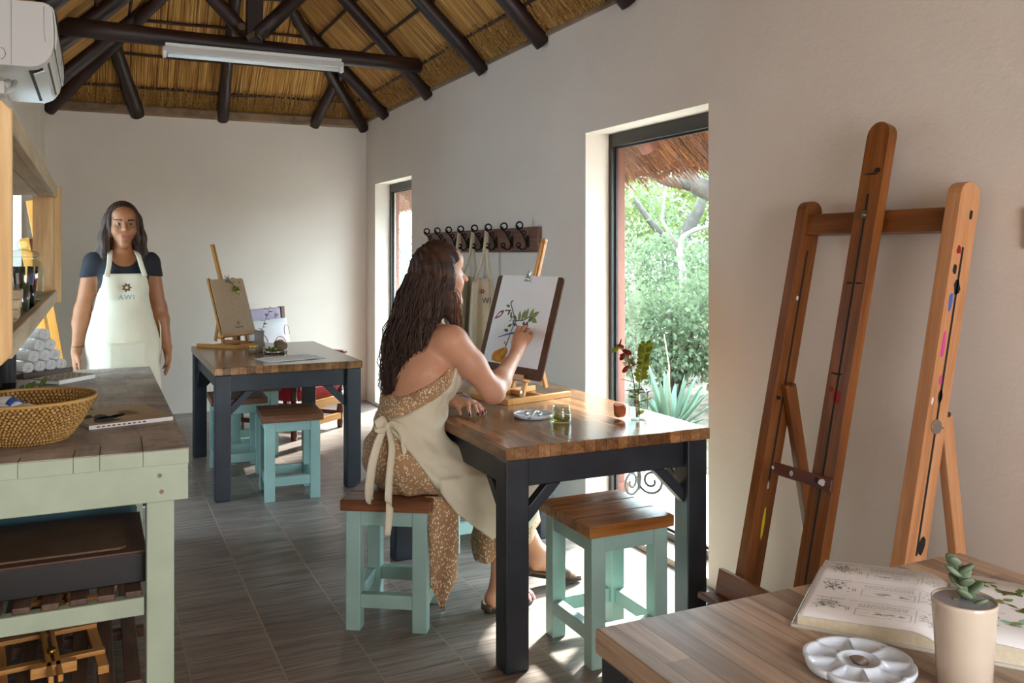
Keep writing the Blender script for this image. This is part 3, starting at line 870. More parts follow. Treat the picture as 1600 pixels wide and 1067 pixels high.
s2 = make_stool('stool the seated woman sits on', M['seat2']); s2.location = (1.075, 3.345, 0); s2.rotation_euler.z = R(-32)
G_S = 'duck-egg painted stools with wooden seats'
dup(s2, (1.04, 5.305, 0), R(-4), 'stool pulled out in front of the back table')
dup(s2, (.84, 6.01, 0), R(-2), 'stool tucked under the back table at its left side')
dup(s2, (1.01, 6.49, 0), R(0), 'furthest stool under the back table, by the red cushion')
dup(s2, (1.66, 4.06, 0), R(0), 'stool at the far end of the painting table, mostly hidden by the seated woman')
dup(s1, (1.985, 5.72, 0), R(3), 'stool below the hanging aprons, its seat corner showing behind the seated woman')

# ---- workbench at the left wall
wb = thing('workbench', 'pale green workbench with a weathered plank top along the left wall', 'workbench', (0, 0, 0))
x0, x1, y0, y1 = XL + .004, .249, 2.755, 4.80
m = MB(); cuts = [x0, x0 + .07, -.19, -.055, .012, .125, x1]
for a, b in zip(cuts, cuts[1:]): m.box(((a + b) / 2, (y0 + y1) / 2, .828), (b - a - .0001, y1 - y0, .044), grain=1)
m.build('worktop', M['counter'], wb, bevel=.0004)
for x_, l_ in ((-.055, .10), (.012, .13), (.125, .22), (-.19, .05)):
    m = MB(); m.bar((x_, y0 - .0045, .8504), (x_ + .004, y0 + l_, .8504), .0026, .0008); m.build('crack', M['p_black'], bpy.data.objects['worktop'])
m = MB()
for a, b in zip(cuts, cuts[1:]): m.box(((a + b) / 2, y0 - .002, .8265), (b - a - .0012, .005, .042))
m.build('painted_edge', M['green'], bpy.data.objects['worktop'], bevel=.001)
m = MB(); m.box(((x0 + x1) / 2, y0 + .018, .752), (x1 - x0 - .002, .03, .107)); m.build('end_board', M['green'], wb, bevel=.003)
m = MB(); m.box((x1 - .016, (y0 + y1) / 2, .752), (.03, y1 - y0 - .07, .107)); m.build('side_board', M['green'], wb, bevel=.003)
m = MB(); m.box(((x0 + x1) / 2, y1 - .018, .752), (x1 - x0 - .002, .03, .107)); m.build('end_board', M['green'], wb, bevel=.003)
for sx, x in ((1, .174), (-1, x0 + .045)):
    for y in (y0 + .068, y1 - .068):
        m = MB(); m.box((x, y, .4), (.076, .066, .8)); m.build('leg', M['green'], wb, bevel=.004)
for z in (.39, .13):
    for y in (y0 + .06, y1 - .06):
        m = MB(); m.box((-.12, y, z), (.50, .04, .052)); m.build('shelf_rail', M['green'], wb, bevel=.003)
    for i, x in enumerate(np.arange(-.33, .15, .072)):
        m = MB(); m.box((x, (y0 + y1) / 2, z + .035), (.045, y1 - y0 - .1, .018)); m.build('slat', M['slat'], wb, bevel=.003)
    for y in (y0 + .5, y0 + 1.05, y0 + 1.6):
        m = MB(); m.box((-.1, y, z + .01), (.5, .03, .03)); m.build('cross_batten', M['slat'], wb)
m = MB(); m.box((-.12, 3.40, .565), (.5, .015, .255)); m.build('bluish_light_panel', M['tealbox'], wb)  # teal panel added to stand for bluish window light behind the box
for x, z in ((.17, .775), (.175, .728)):
    m = MB(); m.cyl((x, y0 + .0005, z), (x, y0 + .004, z), .006, 12); m.build('screw', M['screw'], bpy.data.objects['end_board'])

# on the upper shelf of the bench: dark box with two boards lying on it
bx = thing('box', 'long dark wooden box on the slatted shelf of the workbench', 'box', (-.12, 3.085, .4345))
m = MB(); m.box((0, 0, .045), (.515, .43, .088)); m.build('body', M['darkwood'], bx, bevel=.004)
m = MB(); m.box((0, 0, .093), (.52, .435, .008)); m.build('lid', M['redbrown_board'], bx, bevel=.002)
m = MB(); pl = [(-.26, -.17), (.19, -.17), (.205, -.155), (.205, .13), (.19, .145), (-.26, .145)]
m.prism(pl, .006, Matrix.Translation((0, 0, 0))); tag(m.build('drawing_board', M['kraft_tan'], loc=None), 'tan hardboard drawing board lying on the dark box in the workbench', 'drawing board')
bpy.data.objects['drawing_board'].location = (-.12, 3.07, .5325)

def table_easel(name, label, loc, rz, w=.264, depth=.35, tilt=.29, ledge=.10, ledge_y=.12, mast=.58, post_h=0, mat=None, ledge_w=.25, px=.085):
    mat = mat or M['beech']
    t_ = thing(name, label, 'easel', loc, rz, 'small wooden table easels')
    b = .024
    m = MB(); m.box((0, 0, b / 2), (w, b, b)); m.build('base_bar', mat, t_, bevel=.002)
    for s in (-1, 1):
        m = MB(); m.box((s * (w / 2 - b / 2), depth / 2 + b / 2, b / 2 + .0), (b, depth, b)); m.build('base_bar', mat, t_, bevel=.002)
    m = MB(); m.box((0, depth * .62, b / 2), (w - 2 * b - .001, b * .9, b * .8)); m.build('base_bar', mat, t_, bevel=.002)
    up = Vector((0, math.sin(tilt), math.cos(tilt))); n = Vector((0, -math.cos(tilt), math.sin(tilt)))
    foot = Vector((0, ledge_y - (ledge - .03) * math.tan(tilt), .024))
    # ledge under the board
    lc = Vector((0, ledge_y, ledge))
    m = MB(); c = lc + n * .012 - up * .011
    Mx = np.array([Vector((1, 0, 0)), -n, up]).T
    m.box(c, (ledge_w, .046, .016), Mx); m.box(c + n * .021 + up * .006, (ledge_w, .006, .026), Mx); m.build('ledge', mat, t_, bevel=.002)
    for s in (-1, 1):
        m = MB(); p = foot + Vector((s * px, 0, 0)) - n * .018; q = p + up * (ledge + post_h if post_h else ledge + .03)
        m.bar(p, q, .024, .016, n); ur = m.build('upright', mat, t_, bevel=.002)
        m = MB(); m.cyl(p + up * .02 + n * .009, p + up * .02 + n * .012, .007, 10); m.build('screw', M['steel'], ur)
    m = MB(); p = foot - n * .020 + up * .03; q = p + up * mast
    for s in (-1, 1): m.bar(p + Vector((s * .0095, 0, 0)), q + Vector((s * .0095, 0, 0)), .012, .018, n)
    m.bar(q - up * .012, q + up * .012, .031, .018, n); m.bar(p + up * .02, p + up * .05, .031, .016, n)
    m.build('mast', mat, t_, bevel=.003)
    m = MB(); m.bar(foot - n * .035 + up * .12 + Vector((-px, 0, 0)), foot - n * .035 + up * .12 + Vector((px, 0, 0)), .022, .014, n); m.build('cross_bar', mat, t_, bevel=.002)
    m = MB(); q = foot - n * .045 + up * (mast * .5)
    m.bar(Vector((0, depth - .02, .03)), q, .02, .014, (1, 0, 0)); m.build('rear_strut', mat, t_, bevel=.002)
    return t_, up, n
def on_board(name, label, cat, loc, rz, tilt, w, h, mat, th=.006, rad=.018):
    """flat board leaning back; local x right, y up along the board, z out of it"""
    t_ = thing(name, label, cat, loc, rz)
    Mx = frame((0, 0, 0), (1, 0, 0), (0, math.sin(tilt), math.cos(tilt)))
    poly = []
    for cx_, cy_, a0 in ((w / 2 - rad, rad, -90), (w / 2 - rad, h - rad, 0), (-w / 2 + rad, h - rad, 90), (-w / 2 + rad, rad, 180)):
        poly += [(cx_ + rad * math.cos(R(a0 + k * 22.5)), cy_ + rad * math.sin(R(a0 + k * 22.5))) for k in range(5)]
    m = MB(); m.prism(poly, th, Mx); m.build('board', mat, t_)
    return t_, Mx
def clip(parent, Mx, x, y, w=.045):
    m = MB()
    m.prism([(x - w / 2, y - .028), (x + w / 2, y - .028), (x + w / 2, y - .022), (x - w / 2, y - .022)], .010, Mx, z0=.0062)
    m.prism([(x - w / 2, y - .027), (x + w / 2, y - .027), (x + w / 2, y - .012), (x - w / 2, y - .012)], .003, Mx, z0=.0065)
    for s in (-1, 1):
        pts = [Mx @ Vector((x + s * (.012 + .006 * math.cos(a)), y + .01 + .014 * math.sin(a), .012 + .004 * s)) for a in np.linspace(0, 6.28, 12)]
        m.tube(pts, .0022, 6, caps=False)
    m.prism([(x - .012, y - .014), (x + .012, y - .014), (x + .009, y + .012), (x - .009, y + .012)], .008, Mx, z0=.007)
    m.build('clip', M['steel'], parent, bevel=.001)

# --- easel and board on the painting table
rzA = R(-75)
fe, up_, n_v = table_easel('table_easel', 'small beech table easel holding the flower painting', (1.577, 3.572, .765), rzA, tilt=.29, ledge=.105, ledge_y=.115, mast=.69)
bd, MxB = on_board('clipboard', 'brown clipboard with the flower painting, leaning on the table easel', 'clipboard', (1.675, 3.603, .868), R(-78), .29, .485, .462, M['kraft_dark'])
clip(bd, MxB, -.005, .462)
pw, ph = .405, .415
px0, py1 = -.205, .464                       # paper left edge and top edge on the board
m = MB(); m.prism([(px0, py1 - ph), (px0 + pw, py1 - ph), (px0 + pw, py1), (px0, py1)], .0012, MxB, z0=.006); sheet_ = m.build('paper', M['paper'], bd)
def pt(cx_, cy_):
    """position on the painted sheet, measured on the photograph's close-up"""
    A = np.array([[425, -180], [12, 690]]); s_, t__ = np.linalg.solve(A, np.array([cx_ - 265, cy_ - 40]))
    return (px0 + s_ * pw, py1 - t__ * ph)
def leafpoly(c, L, w, ang, n=7):
    out = []
    for i in range(n + 1):
        q = i / n; out.append((q * L, w * math.sin(math.pi * q ** .8)))
    for i in range(n - 1, 0, -1):
        q = i / n; out.append((q * L, -w * math.sin(math.pi * q ** .8)))
    ca, sa = math.cos(ang), math.sin(ang)
    return [(c[0] + x * ca - y * sa, c[1] + x * sa + y * ca) for x, y in out]
pal = [M[k] for k in ('p_green', 'p_green2', 'p_red', 'p_grey', 'p_orange', 'p_teal', 'paper')]
m = MB(); Z0 = .0074
def stroke(a, b, w, mi):
    a = np.array(pt(*a)); b = np.array(pt(*b)); d = b - a; d = d / np.linalg.norm(d); n = np.array((-d[1], d[0])) * w / 2
    m.prism([tuple(a + n), tuple(a - n), tuple(b - n), tuple(b + n)], .0002, MxB, mi, Z0)
for a, b in (((272, 608), (300, 540)), ((300, 540), (335, 450)), ((335, 450), (352, 380)), ((352, 380), (325, 270)), ((325, 320), (275, 325)), ((352, 400), (420, 390)), ((420, 390), (500, 340))):
    stroke(a, b, .006, 3)
for k in range(26):
    x = rng.uniform(325, 365); y = rng.uniform(350, 430); stroke((x, y), (x + rng.normal(0, 9), y + rng.uniform(10, 28)), .004, 3)
for c, L, w, a, mi in (((320, 275), .026, .007, 70, 0), ((318, 292), .05, .010, 170, 0), ((325, 262), .03, .007, 50, 0), ((318, 318), .045, .011, 250, 0), ((330, 330), .045, .010, 270, 0),
                       ((345, 345), .04, .008, 300, 1), ((385, 400), .075, .017, 100, 1), ((405, 390), .08, .019, 75, 1), ((430, 385), .085, .019, 80, 1), ((465, 375), .08, .018, 70, 1),
                       ((480, 365), .085, .020, 30, 1), ((480, 372), .075, .02, -20, 1), ((455, 400), .06, .016, 45, 0), ((420, 400), .05, .014, -60, 0), ((330, 430), .05, .012, 200, 0), ((300, 480), .055, .012, 175, 0), ((275, 560), .025, .006, 250, 0), ((285, 575), .02, .005, 230, 0)):
    m.prism(leafpoly(pt(*c), L * .66, w * .62, R(a)), .0002, MxB, mi, Z0 + .0001)
for c, L, w, a in (((270, 325), .075, .013, 215), ((455, 395), .07, .012, 255)):
    m.prism(leafpoly(pt(*c), L, w, R(a)), .0002, MxB, 2, Z0 + .0002); 
    m.prism(leafpoly(tuple(np.array(pt(*c)) + np.array((math.cos(R(a)), math.sin(R(a)))) * .016), L * .55, w * .5, R(a)), .0002, MxB, 6, Z0 + .0004)
rk = [(158, 715), (162, 680), (185, 648), (225, 625), (262, 608), (290, 612), (290, 640), (268, 690), (240, 728), (200, 728)]
m.prism([pt(*p) for p in rk], .0002, MxB, 4, Z0 + .0001)
m.build('watercolour', pal, sheet_)

# --- easel and board on the back table
rzC = R(42)
table_easel('table_easel', 'small beech table easel holding the blank tan board on the back table', (.975, 6.368, .765), rzC, w=.31, depth=.32, tilt=.295, ledge=.088, ledge_y=.115, mast=.685, post_h=.39, ledge_w=.36, px=.125)
bd2, MxC = on_board('clipboard', 'blank tan hardboard clipboard on the easel of the back table', 'clipboard', (.912, 6.462 - .04, .862), R(42), .295, .335, .39, M['kraft'])
clip(bd2, MxC, .0, .39, .05)
em = MB()
for k in range(6): em.prism(leafpoly((.01 + .004 * math.cos(k * 1.047), .068 + .004 * math.sin(k * 1.047)), .012, .004, k * 1.047), .0003, MxC, 0, .0062)
em.build('emblem', M['ink_brown'], bd2)
em = MB()
for k in range(7): em.prism([(-.03 + k * .012, .034), (-.0225 + k * .012, .034), (-.0225 + k * .012, .046), (-.03 + k * .012, .046)], .0002, MxC, 0, .0062)
em.build('print', M['ink_brown'], bd2)

# --- sprigs
def sprig(name, label, loc, pts, n, lm, size, rz=0, cat='sprig', stemr=.0018, parent=None, rnd=1.0, stemm=None):
    t_ = parent or thing(name, label, cat, loc, rz)
    m = MB(); m.tube(pts, [stemr * (1.2 - .6 * i / (len(pts) - 1)) for i in range(len(pts))], 6); m.build('stem', stemm or M['stem'], t_)
    f = MB()
    P_ = [Vector(p) for p in pts]
    for i in range(n):
        q = (i + .5) / n * (len(P_) - 1); k = min(int(q), len(P_) - 2)
        c = P_[k].lerp(P_[k + 1], q - k); d = (P_[k + 1] - P_[k]).normalized()
        a = i * 2.4; s_ = d.orthogonal(); s_ = Matrix.Rotation(a, 3, d) @ s_
        ax = (d * .5 + s_ * rnd + Vector(rng.normal(0, .15, 3))).normalized(); sd = ax.cross(d).normalized(); L = size * rng.uniform(.75, 1.2); w = L * .28
        nn = ax.cross(sd)
        G = [[c + ax * L * u + sd * (w * math.sin(math.pi * min(1, u * .92 + .08)) * v) + nn * (.12 * L * u * u + .08 * w * abs(v)) for v in (-1, 0, 1)] for u in (0, .2, .45, .7, .9, 1)]
        f.sheet(np.array([[tuple(x) for x in r] for r in G]), .0012)
    f.build('leaf', lm, t_)
    return t_
B2 = bd2.matrix_basis
def w2(x, y, z): 
    return Matrix.Translation(bd2.location) @ Matrix.Rotation(R(42), 4, 'Z') @ MxC @ Vector((x, y, z))
o0 = w2(.0, .375, .022)
pts = [tuple(w2(*p) - o0) for p in ((0, .385, .018), (.005, .35, .03), (.02, .325, .045), (.03, .30, .045))]
sprig('sprig', 'small yellow-green sprig clipped to the top of the blank tan board', o0, pts, 8, M['leaf_suc'], .028)
o1 = w2(.03, .30, .045)
# more of the sprig on the back board: a bushy tip
f = MB()
for k in range(22):
    c = o1 + Vector(rng.normal(0, .018, 3)); f.ell(c, (.008, .008, .003), 6, 4, Euler(tuple(rng.random(3) * 3)))
tag(f.build('sprig_tip', M['leaf_suc'], loc=o1), 'yellow-green flower cluster hanging in front of the blank tan board', 'flower')

# ================================================================== THINGS ON THE BACK TABLE
ZT = .765
def lathe_thing(name, label, cat, loc, prof, mat, part='body', n=24, group=None):
    t_ = thing(name, label, cat, loc, 0, group)
    m = MB(); m.lathe(prof, n); m.build(part, mat, t_)
    return t_
vb = lathe_thing('vase', 'narrow grey stoneware vase with a leafy sprig on the back table', 'vase', (.985, 6.03, ZT), [(.024, 0), (.026, .004), (.032, .13), (.034, .138), (.031, .138), (.024, .01), (0, .01)], m_plain('grey_stoneware', '#8b7f72', .6, var=.15, scale=20))
sprig('sprig', 'leafy green sprig standing in the grey vase on the back table', (.985, 6.03, ZT + .012), [(0, 0, 0), (.012, 0, .08), (.02, .0, .13), (.035, -.01, .19), (.055, -.02, .24), (.065, -.03, .29)], 16, M['leaf_grn'], .032)
jb = lathe_thing('jar', 'small glass jar with a yellow lid beside the grey vase on the back table', 'jar', (.93, 5.93, ZT), [(.026, 0), (.030, .004), (.030, .036), (.027, .042)], M['glass'], 'glass')
m = MB(); m.lathe([(.0, .040), (.031, .040), (.032, .042), (.032, .056), (.030, .058), (0, .058)], 24); m.build('lid', M['gold'], jb)
m = MB(); m.lathe([(.0, .003), (.027, .004), (.027, .022), (0, .022)], 20); m.build('contents', M['water'], jb)
pb = lathe_thing('dish', 'small round metal dish of green cuttings on the back table', 'dish', (1.06, 5.90, ZT), [(.05, 0), (.068, .004), (.074, .018), (.072, .018), (.066, .007), (0, .005)], M['steel'], n=30)
f = MB()
for k in range(26):
    f.ell((rng.normal(-.01, .02), rng.normal(0, .018), .014 + abs(rng.normal(0, .008))), (.012, .006, .003), 6, 4, Euler(tuple(rng.random(3) * 3)))
o_ = f.build('cuttings', M['leaf_grn']); o_.location = (1.06, 5.90, ZT + .006); tag(o_, 'pile of small green leaf cuttings in the metal dish', 'leaves', kind='stuff')
def rock(name, label, loc, r, mat, seed):
    m = MB(); rng2 = np.random.default_rng(seed)
    m.ell((0, 0, r[2] * .82), r, 18, 12)
    V = m.v[0]; d = V - np.array((0, 0, r[2] * .82))
    for k in range(18):
        nrm = rng2.normal(size=3); nrm /= np.linalg.norm(nrm); h = np.linalg.norm(nrm * np.array(r)) * rng2.uniform(.58, .80)
        e = d @ nrm - h; d = d - np.clip(e, 0, None)[:, None] * nrm
    V = d + np.array((0, 0, r[2] * .82)); V[:, 2] = np.maximum(V[:, 2], 0)
    m.v[0] = V; m.s = [False] * len(m.s)
    return tag(m.build(name, mat, loc=None), label, 'rock')
o_ = rock('rock', 'angular tan rock behind the dish on the back table', 0, (.055, .05, .04), M['rock_tan'], 3); o_.location = (1.135, 6.10, ZT)
o_ = rock('rock', 'ochre-red rock beside the glass bottle on the painting table', 0, (.036, .034, .038), M['rock'], 5); o_.location = (1.872, 2.985, ZT)
m = MB(); m.sheet(np.array([[(x, y, .0012 + .002 * math.sin(x * 20) ** 2) for y in (-.13, -.06, 0, .06, .13)] for x in np.linspace(-.19, .19, 9)]), .0005)
o_ = m.build('paper_sheet', M['paper_grey']); o_.location = (1.09, 5.555, ZT + .0005); o_.rotation_euler.z = R(14); tag(o_, 'thin sheet of pale paper lying at the front of the back table', 'paper')

# ================================================================== THINGS ON THE PAINTING TABLE
gj = lathe_thing('jar', 'open glass jar of greenish paint water on the painting table', 'jar', (1.632, 3.02, ZT), [(.0, .001), (.034, .001), (.0375, .006), (.0375, .040), (.033, .046), (.034, .050), (.034, .064), (.032, .065), (.032, .047), (.0355, .040), (.0355, .007), (0, .005)], M['glass'], 'glass', 32)
m = MB(); m.lathe([(0, .0055), (.035, .0075), (.035, .032), (0, .032)], 32); m.build('water', M['greenwater'], gj)
def daisy_palette(name, label, loc, r, mat, rz=0):
    t_ = thing(name, label, 'palette', loc, rz)
    n = 192; nr = 44; H_ = r * .19
    def z(rr, a):
        w = abs(((a / (2 * math.pi) * 8) % 1) - .5)          # .5 at petal edges
        rib = max(0, (w - .41) / .09)
        q = rr
        if q < .36: d = H_ * .85 * (1 - (q / .36) ** 4)
        elif q < .40: d = 0
        elif q < .93: d = H_ * .8 * (1 - abs((q - .665) / .265) ** 5) * (1 - rib ** 1.5)
        else: d = 0
        return H_ - d
    vs = []; F = []
    warp = lambda a: 1 - .075 * (abs(math.cos(a * 4 + math.pi / 2 * 0)) < .0) - .07 * (1 - abs(math.sin(a * 4)) ** .45)
    for i in range(nr + 1):
        q = i / nr
        for j in range(n):
            a = 2 * math.pi * j / n; rr = q * r * (1 + (warp(a) - 1) * q * q)
            vs.append((rr * math.cos(a), rr * math.sin(a), z(q, a)))
    for q, zz in ((1.005, H_ * .7), (.97, H_ * .25), (.86, 0), (0.0, 0)):
        for j in range(n):
            a = 2 * math.pi * j / n; rr = q * r * (1 + (warp(a) - 1) * q * q)
            vs.append((rr * math.cos(a), rr * math.sin(a), zz))
    k = nr + 5
    for i in range(k - 1):
        for j in range(n): F.append((i * n + j, i * n + (j + 1) % n, (i + 1) * n + (j + 1) % n, (i + 1) * n + j))
    m = MB(); m.add(vs, F, 0, True); m.build('dish', mat, t_)
    return t_
dp = daisy_palette('paint_palette', 'round porcelain palette with green paint in its wells, on the painting table', (1.585, 3.165, ZT), .082, M['ceramic'])
f = MB()
for a, rr, mi in ((.4, .052, 0), (1.2, .05, 0), (2.7, .052, 1), (3.6, .052, 2), (5.0, .05, 2), (0, 0, 0)):
    f.ell((rr * math.cos(a + .39) if rr else 0, rr * math.sin(a + .39) if rr else 0, .006), (.016, .014, .002), 10, 5, None, mi)
f.build('paint', [M['p_green'], M['p_green2'], M['p_teal']], [o for o in COL.objects if o.parent == dp][0])
br_ = thing('paint_brush', 'blue and white thin paint brush lying across the round palette', 'paint brush', (1.585, 3.165, ZT), R(48))
m = MB(); m.tube([(-.085, -.012, .012), (-.02, -.006, .0185), (.02, -.004, .020)], [.002, .003, .0028], 8); m.build('handle', M['p_white'], br_)
m = MB(); m.tube([(-.10, -.014, .0105), (-.085, -.012, .012)], [.0015, .0021], 8); m.build('handle_tip', M['p_blue'], br_)
m = MB(); m.tube([(.02, -.004, .020), (.04, -.002, .0215)], [.003, .0028], 8); m.build('ferrule', M['brass'], br_)
m = MB(); m.tube([(.04, -.002, .0215), (.055, 0, .0225), (.062, 0, .023)], [.0027, .003, .0006], 8); m.build('bristles', M['leaf_dry'], br_)
pp = thing('paint_box', 'flat white watercolour box of small colour pans beside the easel on the painting table', 'paint box', (1.455, 3.73, ZT), R(-10))
m = MB(); m.box((0, 0, .005), (.15, .155, .01)); m.box((0, .0, .011), (.15, .004, .003)); m.build('tray', M['ceramic'], pp, bevel=.002)
for i in range(3):
    for j in range(6):
        m = MB(); m.box((-.045 + i * .045, -.062 + j * .025, .0115), (.036, .018, .003)); m.build('colour_pan', M[['p_green', 'p_crimson', 'p_purple', 'p_pink', 'p_black', 'p_green2', 'p_blue'][(i * 5 + j * 3) % 7]], pp)
gv = lathe_thing('glass_bottle', 'clear glass bottle holding succulent stems on the painting table by the window', 'bottle', (1.925, 2.935, ZT), [(0, .001), (.034, .001), (.037, .005), (.037, .105), (.030, .122), (.021, .127), (.021, .136), (.019, .136), (.019, .127), (.028, .119), (.035, .103), (.035, .006), (0, .005)], M['glass'], 'glass', 32)
gl = Vector((1.925, 2.935, ZT + .01))
rt = Vector((.905, -.426, 0)); fw = Vector((.426, .905, 0))
def q3(a, b, c=0): return tuple(rt * a + fw * c + Vector((0, 0, b)))
sc_ = thing('succulent', 'upright jade-green succulent stem with thick rounded leaves in the glass bottle', 'plant', gl)
def fat_leaves(t_, pts, n, L, mats, q0=.4, wide=.62, lean=.55):
    P_ = [Vector(p) for p in pts]
    m = MB(); m.tube(pts, [.003] * len(pts), 7); m.build('stem', M['stem_green'], t_)
    for k in range(n):
        q = (q0 + (1 - q0) * k / (n - 1)) * (len(P_) - 1.001); i = int(q); c = P_[i].lerp(P_[i + 1], q - i); d = (P_[i + 1] - P_[i]).normalized()
        s_ = (rt * (1 if k % 2 else -1) + fw * rng.normal(0, .35)).normalized()
        ax = (s_ + d * (lean + .5 * k / n)).normalized(); nn = (fw * -1 + Vector((0, 0, .3))); nn = (nn - ax * nn.dot(ax)).normalized(); sd = nn.cross(ax); l_ = L * rng.uniform(.8, 1.15)
        m = MB(); m.ell(c + ax * l_ * .52, (l_ * .5, l_ * .5 * wide, .0035), 12, 8, np.array([ax, sd, nn]).T); m.build('leaf', M[mats[k % len(mats)]], t_)
fat_leaves(sc_, [q3(.0, 0), q3(.004, .09), q3(.008, .14), q3(.018, .20), q3(.028, .25), q3(.034, .285)], 24, .030, ['leaf_suc'], .42, .58, .35)
sprig('dried_flower', 'dried spiky flower stem with russet leaves leaning left in the glass bottle', gl, [q3(-.004, 0), q3(-.008, .09), q3(-.016, .15), q3(-.028, .20), q3(-.036, .24), q3(-.06, .275), q3(-.085, .285)], 5, M['leaf_red'], .05, cat='flower')
fat_leaves(bpy.data.objects['dried_flower'], [q3(-.03, .19), q3(-.04, .235), q3(-.062, .268), q3(-.085, .28)], 6, .036, ['leaf_red', 'leaf_suc', 'leaf_red'], .1, .5, -.9)
f = MB()
for k in range(150):
    d = Vector(rng.normal(size=3)); d.normalize(); c = Vector(q3(-.034, .215)) + Vector((d.x * .012, d.y * .012, d.z * .035))
    f.tube([c, c + d * .014 + Vector((0, 0, .004))], [.001, .0004], 4)
f.build('flower_head', M['leaf_dry'], bpy.data.objects['dried_flower'])
sprig('leaf_sprig', 'short drooping yellow-green leaf cluster inside the neck of the glass bottle', gl, [q3(.006, 0), q3(.008, .06), q3(.002, .09), q3(-.012, .115)], 7, M['leaf_suc'], .05, cat='plant')

# ================================================================== BIG STUDIO EASEL AT THE RIGHT WALL
ea = thing('studio_easel', 'large paint-stained wooden studio easel leaning at the right-hand wall', 'easel', (0, 0, 0))
def EP(y, z, off=0): return Vector((1.94 + .22 * z, y, z)) + Vector((-.977, 0, .215)) * off     # off: towards the room
EN = Vector((-.977, 0, .215))
def round_bar(name, p, q, w, th, mat, groove=None, par=ea, N=EN):
    """bar with a rounded top and a long groove in the face towards N"""
    L = (q - p).length; up = (q - p).normalized(); x = up.cross(N).normalized()
    poly = [(-w / 2, 0), (w / 2, 0)] + [(w / 2 * math.cos(a), L - w / 2 + w / 2 * math.sin(a)) for a in np.linspace(0, math.pi, 9)]
    Mx = frame(p, x, up); m = MB()
    m.prism(poly, th, Mx, 0, -th / 2)
    g = m.g[0]; m.g[0] = g[:, [1, 0, 2]]
    if groove:
        a, b = groove; m.prism([(-.004, a), (.004, a), (.004, b), (-.004, b)], .0012, Mx, 1, th / 2 - .0004)
    o = m.build(name, [mat, M['p_black']], par, bevel=.003)
    return Mx, th
def blot(par, Mx, zf, items, name='paint_stain'):
    for x, y, w, h, k in items:
        poly = []; m = MB()
        for j in range(9):
            a = j / 9 * 6.283; rr = rng.uniform(.7, 1.15); poly.append((x + w / 2 * math.cos(a) * rr, y + h / 2 * math.sin(a) * rr))
        m.prism(poly, .0006, Mx, 0, zf); m.build(name, M[k], par)
MxL, _ = round_bar('post', EP(2.385, .04), EP(2.385, 1.60), .078, .042, M['easel'], (.62, 1.42), N=Vector((0, -1, 0)))
MxR, _ = round_bar('post', EP(1.775, .04), EP(1.775, 1.625), .082, .046, M['easel_light'], (.55, 1.43), N=Vector((0, -1, 0)))
blot(ea, MxR, .0232, [(.012, 1.53, .016, .03, 'p_black'), (-.015, 1.42, .02, .03, 'p_crimson'), (-.02, 1.36, .016, .03, 'p_black'), (.0, 1.31, .03, .05, 'p_black'), (-.018, 1.27, .014, .06, 'p_blue'), (-.02, 1.14, .016, .09, 'p_pink'), (-.01, 1.04, .014, .03, 'p_pink'), (.0, 1.0, .02, .04, 'p_black'), (-.030, .98, .008, .022, 'p_white'), (.015, .58, .03, .05, 'p_black'), (-.01, .48, .04, .04, 'p_black')])
blot(ea, MxL, .0212, [(.0, .60, .010, .03, 'p_white'), (.006, .47, .012, .11, 'p_yellow'), (-.01, 1.25, .01, .02, 'p_white'), (-.02, .9, .02, .015, 'p_black')])
MxM, _ = round_bar('mast', EP(2.065, .05, .052), EP(2.065, 1.825, .052), .09, .035, M['easel'], (.30, 1.58))
blot(ea, MxM, .0177, [(.0, 1.645, .06, .008, 'p_black'), (.02, 1.655, .03, .018, 'p_black'), (-.02, 1.29, .03, .008, 'p_black'), (.018, 1.29, .03, .008, 'p_black'), (-.01, 1.0, .05, .008, 'p_black'), (.005, .93, .04, .06, 'p_crimson'), (-.02, .95, .02, .02, 'p_crimson')])
m = MB(); m.bar(EP(2.40, 1.515, .005), EP(1.755, 1.515, .005), .072, .035, EN); m.build('cross_bar', M['easel'], ea, bevel=.003)
Mx = frame(EP(2.065, 1.525, .074), (0, -1, 0), (.215, 0, .977)); m = MB(); m.prism([(.014 * math.cos(a), .014 * math.sin(a)) for a in np.linspace(0, 6.28, 13)[:-1]], .003, Mx); m.prism([(.006 * math.cos(a), .006 * math.sin(a)) for a in np.linspace(0, 6.28, 9)[:-1]], .009, Mx); m.build('bolt', M['steel'], ea)
Mx = frame(EP(1.775, .93, .0) + Vector((0, -.0232, 0)), (.977, 0, -.215), (.215, 0, .977)); m = MB(); m.prism([(.021 * math.cos(a), .021 * math.sin(a)) for a in np.linspace(0, 6.28, 17)[:-1]], .003, Mx); m.prism([(-.018, -.004), (.018, -.002), (.018, .003), (-.018, .004)], .012, Mx); m.build('wing_nut', M['steel'], ea)
